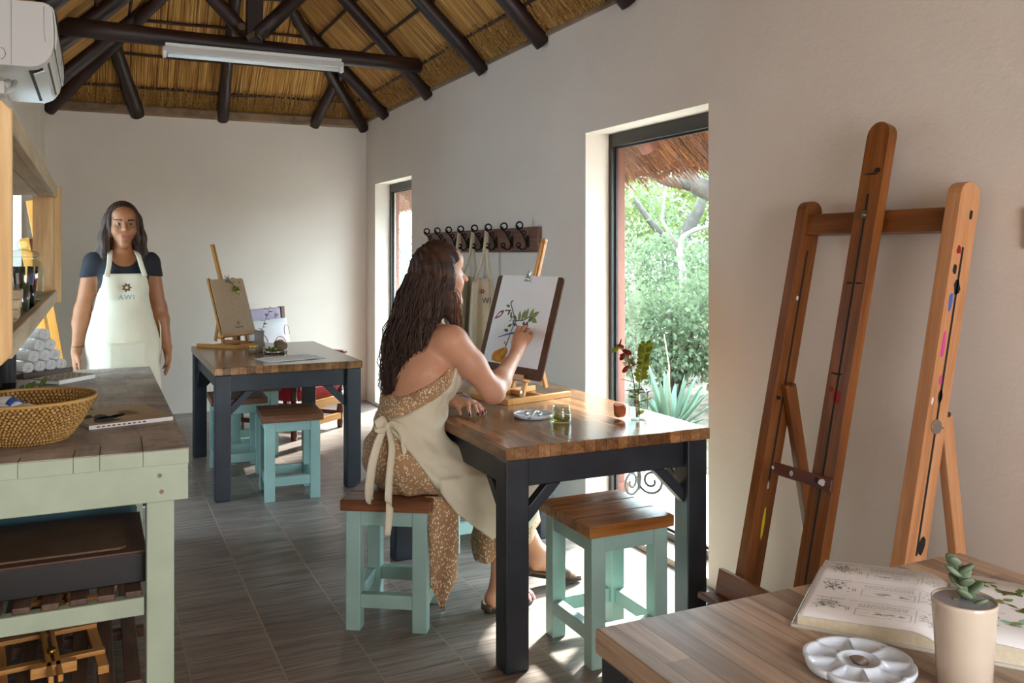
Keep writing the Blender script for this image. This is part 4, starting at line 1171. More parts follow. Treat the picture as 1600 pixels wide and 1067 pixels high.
# rear struts hinged on the posts and standing on the floor by the wall
for y, s in ((2.348, -1), (1.775, -1)):
    p = EP(y, .97, 0 if y > 2 else -.05); q = Vector((2.335, y - .005, .0))
    m = MB(); m.bar(p, q, .044, .03, (0, 1, 0)); m.build('rear_strut', M['easel'] if y > 2 else M['easel_light'], ea, bevel=.004)
    Mx = frame(p + Vector((0, -.016, 0)), (1, 0, 0), (0, 0, 1)); m = MB(); m.prism([(.008 * math.cos(a), .008 * math.sin(a)) for a in np.linspace(0, 6.28, 9)[:-1]], .004, Mx); m.build('hinge_pin', M['screw'], ea)
m = MB(); m.bar(EP(2.25, .70, .09), EP(2.0, .70, .09), .038, .016, EN); o_ = m.build('clamp_bar', M['mahog'], ea, bevel=.002)
Mx = frame(EP(2.16, .70, .098), (0, -1, 0), (.215, 0, .977)); m = MB(); m.prism([(.009 * math.cos(a), .009 * math.sin(a)) for a in np.linspace(0, 6.28, 11)[:-1]], .006, Mx); m.build('clamp_screw', M['steel'], ea)
blot(ea, Mx, .0005, [(.125, 0, .03, .022, 'p_white'), (.10, .004, .02, .02, 'p_black'), (-.09, 0, .012, .012, 'p_white')], 'paint_stain')
m = MB(); m.bar(EP(2.44, .285, .075), EP(1.62, .285, .075), .085, .02, EN); m.build('tray_back', M['easel'], ea, bevel=.003)
m = MB(); m.bar(EP(2.44, .235, .11), EP(1.62, .235, .11), .02, .09, EN); m.build('tray', M['mahog'], ea, bevel=.003)
m = MB(); m.bar(Vector((1.88, 2.43, .215)), Vector((1.88, 1.62, .215)), .02, .045, (0, 0, 1)); m.build('tray_lip', M['mahog'], ea, bevel=.003)
for y in (2.385, 1.775):
    m = MB(); m.bar((1.80, y, .025), (2.30, y, .025), .05, .05); m.build('foot', M['mahog'], ea, bevel=.005)

# light switch at the right edge of the picture
ls = thing('light_switch', 'grey wall switch plate cut off by the right edge of the picture', 'switch', (XR, 1.60, 1.49))
m = MB(); m.box((-.005, 0, 0), (.01, .078, .118)); m.build('plate', M['grey_plastic'], ls, bevel=.003)
m = MB(); m.box((-.012, 0, 0), (.006, .02, .034)); m.build('rocker', M['white_plastic'], bpy.data.objects['plate'], bevel=.001)

# ================================================================== AIR CONDITIONER
ac = thing('air_conditioner', 'white split air conditioner high on the left wall', 'air conditioner', (XL, 4.53, 2.168))
prof = [(0, 0), (0, .262), (.185, .266), (.208, .258), (.219, .235), (.224, .17), (.224, .10), (.215, .058), (.195, .026), (.165, .006), (.14, 0)]
Mx = Matrix(((1, 0, 0, .002), (0, 0, 1, -.48), (0, 1, 0, 0), (0, 0, 0, 1)))
m = MB(); m.prism(prof, .96, Mx); m.build('casing', M['white_plastic'], ac, bevel=.004)
m = MB(); m.prism([(.209, .25), (.221, .23), (.226, .17), (.226, .085), (.231, .085), (.235, .13), (.233, .18), (.224, .245), (.213, .262)], .90, Mx, 0, .03); m.build('front_panel', M['white_plastic'], ac, bevel=.003)
m = MB(); m.prism([(.13, -.003), (.165, .004), (.205, .036), (.203, .044), (.16, .012), (.13, .004)], .80, Mx, 0, .08); m.build('air_slot', M['dark_plastic'], ac)
m = MB(); m.prism([(.148, -.016), (.19, .004), (.188, .009), (.146, -.011)], .78, Mx, 0, .09); m.build('louver', M['white_plastic'], ac)
for q in (.135, .178):
    m = MB(); m.prism([(q, -.004 + (q - .13) * .6), (q + .010, .000 + (q - .13) * .75), (q + .010, .006 + (q - .13) * .75), (q, .002 + (q - .13) * .6)], .80, Mx, 0, .08); m.build('vane', M['grey_plastic'], ac)
m = MB(); m.box((.075, -.4815, .13), (.0016, .003, .255)); m.build('seam', M['grey_plastic'], ac)
m = MB(); m.tube([(.190, -.481, .25), (.190, -.481, .15), (.196, -.481, .105)], .0009, 5); m.build('seam', M['grey_plastic'], ac)
m = MB(); m.tube([(.035 + .020 * math.cos(a), -.4805, .045 + .024 * math.sin(a)) for a in np.linspace(-1.4, 1.4, 9)], .0010, 5); m.build('knockout', M['dark_plastic'], ac)
m = MB(); m.ell((.236, .05, .135), (.003, .05, .022), 12, 6); m.build('display', M['grey_plastic'], bpy.data.objects['front_panel'])
tk = thing('pipe_trunking', 'white plastic pipe trunking below the near end of the air conditioner', 'pipe', (XL, 4.0, 2.06))
m = MB(); m.box((.03, 0, 0), (.06, .12, .05)); m.build('trunk', M['white_plastic'], tk, bevel=.006)
m = MB(); m.tube([(.03, .05, .01), (.05, .14, .04), (.05, .25, .07)], .018, 10); m.tube([(.03, .03, -.012), (.07, .12, .02), (.075, .22, .07)], .012, 10); m.build('pipe', M['white_plastic'], tk)
m = MB(); m.tube([(0, 0, 0), (.012, .03, -.02), (.004, .06, .03), (.018, .08, -.05), (.01, .1, .05)], .0025, 6); m.tube([(0, 0, 0), (.01, -.02, -.06), (.014, .02, -.12)], .0022, 6)
o_ = m.build('wire', M['dark_plastic'], loc=None); o_.location = (XL + .003, 5.1, 2.05); tag(o_, 'loose black wire end sticking out of the left wall below the air conditioner', 'wire')

# ================================================================== WALL SHELF
sh = thing('wall_shelf', 'raw pine shelf on the left wall above the workbench', 'shelf', (XL, 0, 0))
D = .222
def endboard(y, z0, z1, d0, mat):
    c = .022; poly = [(d0, z0), (D - c, z0), (D, z0 + c), (D, z1 - c), (D - c, z1), (d0, z1)]
    m = MB(); m.prism(poly, .03, Matrix(((1, 0, 0, 0), (0, 0, 1, y), (0, 1, 0, 0), (0, 0, 0, 1))))
    m.g[0] = m.g[0][:, [1, 0, 2]]
    m.build('end_board', mat, sh, bevel=.004)
endboard(2.095, 1.186, 1.737, .0, M['pine'])
m = MB(); m.box((D - .0, 4.56, 1.457), (.03, .03, .53)); m.build('end_post', M['pine'], sh, bevel=.003)
m = MB(); m.box((D - .055, 4.56, 1.457), (.09, .022, .47)); m.build('end_board', M['pine'], sh, bevel=.002)
for z in (1.216, 1.69):
    for k in range(3):
        m = MB(); m.box((.002 + D * (k + .5) / 3.05, 3.335, z), (D / 3.05 - .002, 2.42, .024)); m.build('shelf_plank', M['pine_grey'], sh, bevel=.002)
    m = MB(); m.box((D - .012, 3.335, z + .008), (.022, 2.42, .052)); m.build('front_rail', M['pine_grey'], sh, bevel=.003)
for z in (1.27, 1.64):
    for x in (.09, .19):
        m = MB(); m.cyl((x, 2.0965, z), (x, 2.093, z), .0055, 10); m.build('screw', M['screw'], sh)
SZ = 1.2285
bj = thing('apothecary_jar', 'large glass jar with a knobbed lid full of pens on the wall shelf', 'jar', (-.262, 4.1, SZ))
m = MB(); m.lathe([(0, .002), (.066, .002), (.074, .012), (.075, .125), (.062, .155), (.05, .168), (.056, .176)], 28, caps=False); m.build('glass', M['glass'], bj)
m = MB(); m.lathe([(.062, .174), (.066, .182), (.05, .198), (.02, .205), (.009, .207)], 28); m.tube([(.02 * math.cos(a), 0, .226 + .02 * math.sin(a)) for a in np.linspace(0, 6.283, 17)], .005, 8, caps=False); m.build('lid', M['glass'], bj)
pk = ['p_black', 'p_crimson', 'p_green', 'p_black', 'glass_green', 'p_blue', 'p_black', 'p_white', 'p_crimson', 'p_green', 'p_black', 'p_teal']
for k in range(12):
    a = k * 2.4; rr = .014 + .034 * (k / 12); x, y = rr * math.cos(a), rr * math.sin(a)
    pe = thing('pen', f'{["black", "crimson", "green", "black", "dark green", "blue", "black", "white", "crimson", "green", "black", "pale teal"][k]} pen among those in the big glass jar', 'pen', (-.262 + x, 4.1 + y, SZ + .006), 0, 'pens in the big glass jar')
    m = MB(); m.tube([(0, 0, 0), (x * .3, y * .3, .105)], .0055, 8); m.build('barrel', M[pk[k]], pe)
    m = MB(); m.tube([(x * .3, y * .3, .105), (x * .36, y * .36, .13)], [.006, .005], 8); m.build('cap', M['dark_plastic'], pe)
def bottle(label, loc, prof, mat, cat='bottle', name='bottle', grp='bottles and glasses on the wall shelf'):
    return lathe_thing(name, label, cat, loc, prof, mat, 'glass', 20, grp)
bottle('tall clear glass tumbler at the front of the wall shelf', (-.195, 2.98, SZ), [(0, .001), (.018, .001), (.021, .1), (.0195, .1), (.017, .006), (0, .005)], M['glass'], 'glass', 'tumbler')
bottle('small dark green bottle standing behind the clear tumbler', (-.195, 3.28, SZ), [(0, .001), (.017, .001), (.018, .07), (.012, .078), (.012, .086), (0, .086)], M['glass_green'])
bottle('small clear bottle just behind the dark green bottle', (-.215, 3.46, SZ), [(0, .001), (.02, .001), (.021, .05), (.012, .062), (.012, .075), (0, .075)], M['glass'])
bottle('clear glass jar half hidden by the near end board of the shelf', (-.235, 2.80, SZ), [(0, .001), (.024, .001), (.026, .11), (.022, .12), (.024, .13), (.022, .13), (.024, .11), (.022, .005), (0, .005)], M['glass'], 'jar', 'jar')
for k in range(4):
    m = MB(); m.box((0, 0, 0), (.055, .09, .024)); o_ = m.build('wooden_block', M['pine_grey'], bevel=.003); o_.location = (-.205 + .003 * k, 2.58, SZ + .0125 + k * .0247)
    tag(o_, f'pale wooden block in the stack beside the shelf end board, {["bottom of the stack", "second from the bottom", "second from the top", "topmost"][k]}', 'block', 'stacked wooden blocks')
m = MB(); m.box((0, 0, .02), (.035, .05, .04)); o_ = m.build('tape_box', M['gold'], bevel=.003); o_.location = (-.19, 3.55, 1.703); tag(o_, 'small yellow box on top of the wall shelf', 'box')

# ================================================================== ON THE WORKBENCH
WZ = .8505
ty = thing('tray', 'dark red-brown wooden tray under the rolled white towels', 'tray', (-.242, 4.68, WZ), R(38))
m = MB(); m.box((0, 0, .008), (.25, .165, .016)); m.build('base', M['tray'], ty, bevel=.004)
for s in (-1, 1):
    m = MB(); m.box((0, s * .077, .018), (.25, .010, .02)); m.build('rim', M['tray'], ty, bevel=.003)
def make_towel():
    t_ = thing('rolled_towel', 'x', 'towel', (0, 0, 0), 0, 'rolled white towels stacked in a pyramid')
    m = MB(); turns = 3.6; n = 100; pts = []
    for i in range(n + 1):
        a = i / n * turns * 6.283; rr = .0015 + .025 * (i / n) ** .8; pts.append((rr * math.cos(a), rr * math.sin(a)))
    G = np.array([[(x, y_, z) for y_ in np.linspace(-.058, .058, 7)] for x, z in pts])
    G[:, 0, 0] *= .96; G[:, 0, 2] *= .96
    m.sheet(G, .0037); m.build('roll', M['towel'], t_)
    return t_
tw = make_towel(); first = True
rows = [(4, 0), (3, 1), (2, 2), (1, 3)]
rn = ['bottom row', 'second row from the bottom', 'third row']
pn = {4: ['leftmost', 'second from left', 'third from left', 'rightmost'], 3: ['left', 'middle', 'right'], 2: ['left', 'right'], 1: ['top']}
ca, sa = math.cos(R(38)), math.sin(R(38))
for n, r_ in rows:
    for k in range(n):
        u = (k - (n - 1) / 2) * .056; loc = (-.242 + u * ca, 4.68 + u * sa, WZ + .0165 + .029 + r_ * .0487)
        lab = 'single rolled white towel on top of the towel pyramid' if n == 1 else f'rolled white towel in the {rn[r_]} of the towel pyramid, {pn[n][k]}'
        if first: tw.location = loc; tw.rotation_euler.z = R(38); tw['label'] = lab; first = False
        else: dup(tw, loc, R(38 + rng.normal(0, 2)), lab)
nb = thing('notebook', 'notebook with a dark leaf-patterned cover and white pages on the workbench by the tray', 'notebook', (-.125, 4.42, WZ), R(50))
m = MB(); m.box((0, 0, .009), (.22, .15, .018)); m.build('pages', M['paper'], nb, bevel=.002)
m = MB(); m.box((0, 0, .0195), (.226, .155, .003)); m.build('cover', M['tan_cover'], nb, bevel=.001)
m = MB()
for k in range(30): m.prism(leafpoly((-.095 + (k % 6) * .035, -.06 + (k // 6) * .028), .026, .009, rng.uniform(-.4, .4)), .0004, Matrix.Translation((0, 0, .0212)), k % 2)
m.build('cover_print', [M['p_black'], M['p_grey']], [o for o in COL.objects if o.parent == nb][1])
m = MB()
for k in range(16): m.tube([(-.112 + .006 * math.cos(a), -.068 + k * .009, .010 + .012 * math.sin(a)) for a in np.linspace(-2.6, 2.6, 8)], .0012, 5)
m.build('spiral_binding', M['iron'], nb)
bk = thing('book', 'thin tan book with a dark leaf on its cover beside the basket on the workbench', 'book', (.075, 3.34, WZ), R(14))
m = MB(); m.box((0, 0, .006), (.262, .30, .011)); m.build('pages', M['paper'], bk, bevel=.001)
m = MB(); m.box((0, 0, .0122), (.266, .304, .0012)); m.box((0, -.1515, .006), (.266, .0015, .0125), None, 1); m.build('cover', [M['tan_cover'], M['paper']], bk)
m = MB(); Mt = Matrix.Translation((0, 0, .0129))
for c, L, w, a in (((-.10, -.08), .13, .03, 35), ((-.07, -.06), .11, .025, 80), ((-.11, -.1), .10, .025, 5), ((-.03, -.05), .09, .02, 55), ((-.12, -.02), .08, .02, 60)):
    m.prism(leafpoly(c, L, w, R(a)), .0003, Mt, 0)
for k in range(9): m.prism([(.01, .06 - k * .011), (.05 + .03 * rng.random(), .06 - k * .011), (.05, .064 - k * .011), (.01, .064 - k * .011)], .0003, Mt, 1)
for k in range(10): m.prism([(-.11 + k * .016, .004), (-.10 + k * .016, .004), (-.10 + k * .016, .008), (-.11 + k * .016, .008)], .0003, frame((0, -.1524, 0), (1, 0, 0), (0, 0, 1)), 1)
m.build('cover_print', [M['p_black'], M['ink_brown']], [o for o in COL.objects if o.parent == bk][1])
m = MB()
for k in range(12):
    f0 = Vector(rng.normal(0, .010, 3)); m.ell(Vector((0, 0, .028)) + f0, (.011, .011, .014), 8, 6, None, 0, .25)
o_ = None
fl = thing('dried_flower', 'dried black flower head lying at the rim of the woven basket', 'flower', (-.075, 3.62, WZ)); m.build('head', M['black_flower'], fl)
m = MB(); m.tube([(.01, 0, .02), (.04, -.04, .012), (.07, -.09, .004)], .002, 6); m.build('stem', M['stem'], fl)
bt = lathe_thing('wine_bottle', 'black glass bottle with a dark label under the wall shelf on the workbench', 'bottle', (-.335, 4.24, WZ), [(0, .001), (.034, .001), (.037, .006), (.037, .17), (.015, .21), (.0145, .28), (.016, .285), (0, .285)], M['glass_dark'], 'glass')
m = MB(); m.lathe([(.0374, .03), (.0376, .032), (.0376, .14), (.0374, .142)], 24); m.build('bottle_label', M['dark_plastic'], [o for o in COL.objects if o.parent == bt][0])
sprig('leafy_cutting', 'green leafy cutting lying behind the basket next to the black bottle', (-.28, 4.0, WZ + .004), [(0, 0, .005), (.03, -.02, .02), (.06, -.05, .035), (.09, -.07, .04)], 9, M['leaf_grn'], .05, cat='plant')

M['straw'] = m_wood('woven_grass', ('#8a6330', '#c2954e', '#dcb878'), .55, 60, bump=.2)
bs = thing('basket', 'wide oval basket of woven golden grass on the workbench', 'basket', (-.185, 3.07, WZ))
def wv(amp):
    return lambda a, i: 1 + amp * math.sin(a * 46 + (i % 2) * math.pi)
R0, R1, HB = .105, .19, .125
prof = []
nrow = 22
for i in range(nrow * 2 + 1):
    q = i / (nrow * 2); r_ = R0 + (R1 - R0) * (q ** .75); prof.append((r_ + (.0026 if i % 2 else -.0022), HB * q))
m = MB(); m.lathe([(0, .001), (R0 * .6, .001)] + prof, 276, warp=lambda a, i: 1 + (.024 * math.sin(a * 46 + ((i - 2) // 2) * math.pi) if i > 2 else 0), caps=False)
m.lathe([(R1 - .004, HB)] + [(r_ - .007, max(z, .004)) for r_, z in prof[::-1]] + [(0, .004)], 276, warp=lambda a, i: 1 + .016 * math.sin(a * 46 + (i // 2) * math.pi), caps=False)
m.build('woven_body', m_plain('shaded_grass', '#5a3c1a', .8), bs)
m = MB(); nc, nr_ = 84, 13
for r_i in range(nr_):
    q = (r_i + .5) / nr_; rr = R0 + (R1 - R0) * q ** .75; sl_ = Vector(((R1 - R0) * .75 * max(q, .08) ** -.25, 0, HB)).normalized()
    for c_i in range(nc):
        a = (c_i + .5 * (r_i % 2)) / nc * 6.283
        u_ = Vector((sl_.x * math.cos(a), sl_.x * math.sin(a), sl_.z)); t_v = Vector((-math.sin(a), math.cos(a), 0)); u_ = (u_ + t_v * .25).normalized(); n_v = t_v.cross(u_).normalized(); t_v = u_.cross(n_v)
        Ms = np.array([t_v, n_v, u_]).T; w_ = 6.283 * rr / nc
        m.ell((rr * math.cos(a), rr * math.sin(a), HB * q), (w_ * .46, .0042, .0066), 6, 5, Ms)
        if q > .3: m.ell(((rr - .008) * math.cos(a), (rr - .008) * math.sin(a), HB * q), (w_ * .44, .0032, .0062), 6, 4, Ms)
m.build('stitches', M['straw'], bs)
m = MB(); pts = []
for k in range(150 * 3 + 1):
    a = k / 450 * 6.283; b_ = k / 3 * 1.0
    pts.append(((R1 - .002 + .0045 * math.cos(k * 2.09)) * math.cos(a), (R1 - .002 + .0045 * math.cos(k * 2.09)) * math.sin(a), HB + .002 + .005 * math.sin(k * 2.09)))
m.tube([((R1 - .002) * math.cos(a), (R1 - .002) * math.sin(a), HB + .002) for a in np.linspace(0, 6.283, 90)], .006, 10, caps=False)
m.tube(pts, .0022, 5); m.build('rim', M['straw'], bs)
for k, (x, y, rz_, c) in enumerate(((-.02, -.06, 20, 0), (-.085, -.07, -10, 1), (-.06, .02, 60, 2))):
    pk_ = thing('cloth_pouch', ['folded cream cloth pouch with a green and blue band in the basket', 'small cream cloth roll with a teal band at the left in the basket', 'cream cloth folded at the back inside the basket'][k], 'pouch', (-.185 + x, 3.07 + y, WZ + .082 + .006 * k), R(rz_))
    G = [[(u * .07, v * .045, .03 * (1 - u * u) * (1 - v * v) ** .5 + .01 * math.sin(3 * u + k)) for v in np.linspace(-1, 1, 9)] for u in np.linspace(-1, 1, 11)]
    m = MB(); m.sheet(np.array(G), .004); m.build('cloth', M['paper'], pk_)
    G = [[(u * .071, -.045 * (.9 - .35 * v), .03 * (1 - u * u) * max(0, 1 - (.9 - .35 * v) ** 2) ** .5 + .01 * math.sin(3 * u + k) + .0035) for v in np.linspace(0, 1, 5)] for u in np.linspace(-1, 1, 11)]
    m = MB(); m.sheet(np.array(G), .001); m.build('band', M[['p_green', 'tealbox', 'p_blue'][k]], pk_)

# two folded table easels on the bottom shelf of the bench
def folded(label, loc, rz):
    t_ = thing('folded_easel', label, 'easel', loc, rz, 'folded easels under the workbench')
    for s in (-1, 1):
        m = MB(); m.box((s * .13, 0, .012), (.03, .36, .024)); m.build('side_bar', M['beech'], t_, bevel=.002)
        m = MB(); m.box((s * .012, -.02, .045), (.014, .46, .02)); m.build('mast_rail', M['beech'], t_, bevel=.002)
    for y in (-.08, .14):
        m = MB(); m.box((0, y, .03), (.29, .028, .014)); m.build('cross_bar', M['beech'], t_, bevel=.002)
    m = MB(); m.cyl((0, -.08, .05), (0, -.08, .068), .012, 12); m.build('knob', M['brass'], t_)
    m = MB(); m.box((0, -.16, .04), (.12, .03, .03)); m.build('ledge', M['beech'], t_, bevel=.002)
folded('folded beech table easel lying at the front of the bottom shelf of the workbench', (-.125, 3.05, .1755), R(6))
folded('second folded beech easel, further back on the bottom shelf of the workbench', (-.08, 3.55, .1755), R(-8))
# ================================================================== COAT RACK AND APRONS
rk_ = thing('coat_rack', 'wooden wall rack with eight black scroll hooks on the right-hand wall', 'coat rack', (XR, 5.565, 1.5))
m = MB(); m.box((-.014, 0, -.002), (.026, 1.89, .15)); m.build('board', M['rack'], rk_, bevel=.003)
def curl(c, r, a0, turns, n=16):
    return [Vector((c[0] + r * (1 - .45 * i / n) * math.cos(a0 + turns * 6.283 * i / n), 0, c[1] + r * (1 - .45 * i / n) * math.sin(a0 + turns * 6.283 * i / n))) for i in range(n + 1)]
HY = [4.745, 4.965, 5.206, 5.434, 5.68, 5.91, 6.14, 6.37]
for y in HY:
    m = MB(); o = Vector((0, y - 5.565, 0))
    def pth(l): return [o + Vector(p) for p in l]
    m.box(o + Vector((-.033, 0, -.012)), (.012, .024, .07))
    up_ = [(-.036, 0, -.03), (-.048, 0, .0), (-.062, 0, .028), (-.085, 0, .055)]
    m.tube(pth(up_) + pth([tuple(v) for v in curl((-.083, .082), .026, -1.9, -1.2)]), .0052, 8)
    lo_ = [(-.036, 0, .0), (-.034, 0, -.03), (-.045, 0, -.055), (-.066, 0, -.062), (-.088, 0, -.05)]
    m.tube(pth(lo_) + pth([tuple(v) for v in curl((-.090, -.034), .016, -1.7, -1.1)]), .0050, 8)
    m.tube(pth([tuple(v) for v in curl((-.058, .04), .015, -2.3, 1.05)]), .0045, 8)
    m.build('hook', M['iron'], rk_)
M['canvas'] = m_plain('cream_canvas', '#c9bea5', .85, var=.06, scale=7, bump=.15, bscale=160)
def hung_apron(y, lab, seed, text=False, w=.15):
    rr = np.random.default_rng(seed)
    t_ = thing('hanging_apron', lab, 'apron', (XR - .09, y, 1.5), 0, 'cream canvas aprons on the coat rack')
    G = []
    ph = rr.random(4) * 6
    for i in range(26):
        z = -.245 - i * .026
        q = i / 25
        row = []
        for j in range(21):
            s_ = j / 20 - .5
            wd = (w + .05 * min(1, q * 2.2)) * (1 if i else .9)
            fold = (.012 + .03 * min(1, q * 1.6)) * math.sin(s_ * 13 + ph[0] + q * 1.2) + .012 * math.sin(s_ * 29 + ph[1])
            row.append((-.035 + s_ * wd - .012 * q, fold - .02 * q, z + .01 * math.cos(s_ * 6)))
        G.append(row)
    m = MB(); m.sheet(np.array(G), .003); m.build('cloth', M['canvas'], t_)
    for s_ in (-1, 1):
        a = Vector(G[0][2 if s_ < 0 else 18]); pts = [Vector((-.008, .0, .06)), Vector((-.010 + .006 * s_, .008 * s_, .02)), Vector((-.016 + .016 * s_, .012 * s_, -.08)), Vector((-.024 + .034 * s_, .012 * s_, -.17)), a]
        rows = [[tuple(p + Vector((-.011, .004 * s_, 0))), tuple(p), tuple(p + Vector((.011, -.004 * s_, 0)))] for p in pts]
        m = MB(); m.sheet(np.array(rows), .003); m.build('neck_strap', M['canvas'], t_)
    if text:
        Mx = frame((-.035, -.045, -.40), (1, 0, 0), (0, 0, 1))
        m = MB()
        text_mesh('lettering', 'WI', .05, Mx @ Matrix.Translation((.008, 0, 0)), M['ink'], t_, .0003)
        m = MB()
        for k in range(6): m.prism(leafpoly((-.02 + .004 * math.cos(k * 1.05), .075 + .004 * math.sin(k * 1.05)), .013, .005, k * 1.05), .0004, Mx)
        m.build('emblem', M['p_crimson'], t_)
    return t_
hung_apron(5.206, 'cream canvas apron with dark letters hanging nearest, right beside the painted board', 1, True)
hung_apron(5.434, 'middle one of the hanging cream canvas aprons, seen edge-on between the other two', 2)
hung_apron(5.68, 'cream canvas apron hanging closest to the seated woman\'s face', 4)

# ================================================================== ARMCHAIR IN THE FAR CORNER
ar = thing('armchair', 'dark wooden armchair with a red velvet seat behind the back table', 'armchair', (1.42, 7.15, 0), R(39.7))
for sx in (-1, 1):
    m = MB(); m.tube([(sx * .29, -.26, z) for z in (0, .04, .1, .13, .2, .24, .3)], [.022, .026, .02, .03, .022, .03, .026], 12); m.tube([(sx * .29, -.26, z) for z in (.3, .36, .42, .5, .56, .6)], [.024, .02, .028, .02, .026, .024], 12); m.build('leg', M['mahog'], ar)
    m = MB(); m.bar((sx * .28, .27, 0), (sx * .27, .33, .97), .045, .04, (0, 1, 0)); m.build('leg', M['mahog'], ar, bevel=.004)
    m = MB(); m.box((sx * .29, .0, .615), (.06, .62, .03)); m.build('armrest', M['mahog'], ar, bevel=.008)
    m = MB(); m.box((sx * .29, 0, .235), (.03, .5, .07)); m.build('seat_rail', M['beech'], ar, bevel=.003)
    m = MB(); m.box((sx * .29, 0, .12), (.025, .5, .035)); m.build('stretcher', M['mahog'], ar, bevel=.003)
for y, z, h, mt in ((-.27, .235, .07, 'beech'), (-.27, .10, .05, 'beech'), (.27, .235, .07, 'mahog')):
    m = MB(); m.box((0, y, z), (.54, .03, h)); m.build('seat_rail' if z > .15 else 'stretcher', M[mt], ar, bevel=.003)
def pillow(w, d, h, e=4):
    G = []
    for i in range(17):
        u = -1 + i / 8
        G.append([(u * w / 2, v * d / 2, h / 2 * (1 - abs(u) ** e) ** .5 * (1 - abs(v) ** e) ** .5) for v in np.linspace(-1, 1, 17)])
    return np.array(G)
m = MB(); G = pillow(.56, .56, .20, 9); m.sheet(G + np.array((0, -.01, .372))); m.sheet((G * np.array((1, 1, -1)) + np.array((0, -.01, .372)))[:, ::-1]); 
for x in (-.09, .1): m.tube([(x, -.26, .464), (x, 0, .4735), (x, .26, .464)], .004, 6)
m.build('seat_cushion', M['red'], ar)
m = MB(); m.box((0, .325, .905), (.50, .03, .12), Euler((R(-4), 0, 0))); m.build('top_rail', M['lav'], ar, bevel=.02)
for s in (-1, 1):
    m = MB(); m.cyl((s * .19, .31, .905), (s * .19, .302, .905), .018, 14); m.cyl((s * .19, .31, .905), (s * .19, .298, .905), .009, 12); m.build('knob', M['steel'], ar)
cu = thing('cushion', 'white back cushion with a pink line pattern on the armchair behind the back table', 'cushion', (1.42, 7.15, 0), R(39.7))
Mx = frame((0, .235, .68), (1, 0, 0), (0, .16, 1))
m = MB(); G = pillow(.52, .40, .12, 3); V = G.reshape(-1, 3); 
def mv(G): return np.array([[tuple(Mx @ Vector(p)) for p in r] for r in G])
m.sheet(mv(G)); m.sheet(mv(G * np.array((1, 1, -1)))[:, ::-1]); m.build('cover', M['paper'], cu)
m = MB()
def on_pillow(x, y): 
    u, v = x / .26, y / .20
    return Mx @ Vector((x, y, .06 * max(0, 1 - abs(u) ** 3) ** .5 * max(0, 1 - abs(v) ** 3) ** .5 + .001))
for cx_, cy_, r_ in ((.08, -.06, .11), (.08, -.06, .085), (-.14, .0, .09), (.2, .08, .06), (-.1, -.1, .05)):
    m.tube([on_pillow(cx_ + r_ * math.cos(a) * .8, cy_ + r_ * math.sin(a)) for a in np.linspace(-.3, 3.5, 18)], .003, 5)
m.build('pink_lines', M['pinkline'], cu)

# ================================================================== FOREGROUND TABLE THINGS
bo = thing('open_book', 'large open picture book with plant drawings on the front table', 'book', (1.378, 1.103, ZT), R(-53.1))
def page_z(x, s):      # height of the page block across the spread
    q = abs(x) / .232
    return (.030 if s > 0 else .022) * (min(1, q * 5.5) ** .6) * (1 - .42 * q) + .008
m = MB(); m.box((-.118, 0, .0025), (.245, .325, .005)); m.box((.118, 0, .0025), (.245, .325, .005)); m.build('cover', M['cover'], bo, bevel=.001)
for s in (-1, 1):
    xs = np.linspace(.002, .230, 22) * s
    top = np.array([[(x, y, page_z(x, s)) for y in np.linspace(-.157, .157, 5)] for x in xs])
    m = MB()
    n = len(xs); vs = []; F = []; mi = []
    for i, x in enumerate(xs):
        z = page_z(x, s)
        vs += [(x, -.157, .005), (x, -.157, z - .0008), (x, .157, z - .0008), (x, .157, .005)]
    for i in range(n - 1):
        a, b = 4 * i, 4 * (i + 1)
        F += [(a, b, b + 1, a + 1), (a + 2, b + 2, b + 3, a + 3)]
    F += [(4 * (n - 1), 4 * (n - 1) + 3, 4 * (n - 1) + 2, 4 * (n - 1) + 1)]
    m.add(vs, F); m.build('page_block', M['page_edge'], bo)
    m = MB(); m.sheet(top, .0006); pg_ = m.build('page', M['paper'], bo)
    bo['_%d' % (s + 1)] = pg_.name
pgm = [M[k] for k in ('ink', 'ink_grey', 'p_grey', 'p_green', 'p_green2', 'ink_brown', 'p_teal', 'p_crimson')]
def mark(m, s, poly, mi):
    vs = [(x, y, page_z(x, s) + .0007) for x, y in poly]; m.add(vs, [tuple(range(len(vs)))], mi)
def rectm(m, s, x0, y0, x1, y1, mi):
    n = max(1, int(abs(x1 - x0) / .012))
    for i in range(n):
        a = x0 + (x1 - x0) * i / n; b = x0 + (x1 - x0) * (i + 1) / n; mark(m, s, [(a, y0), (b, y0), (b, y1), (a, y1)], mi)
m = MB()
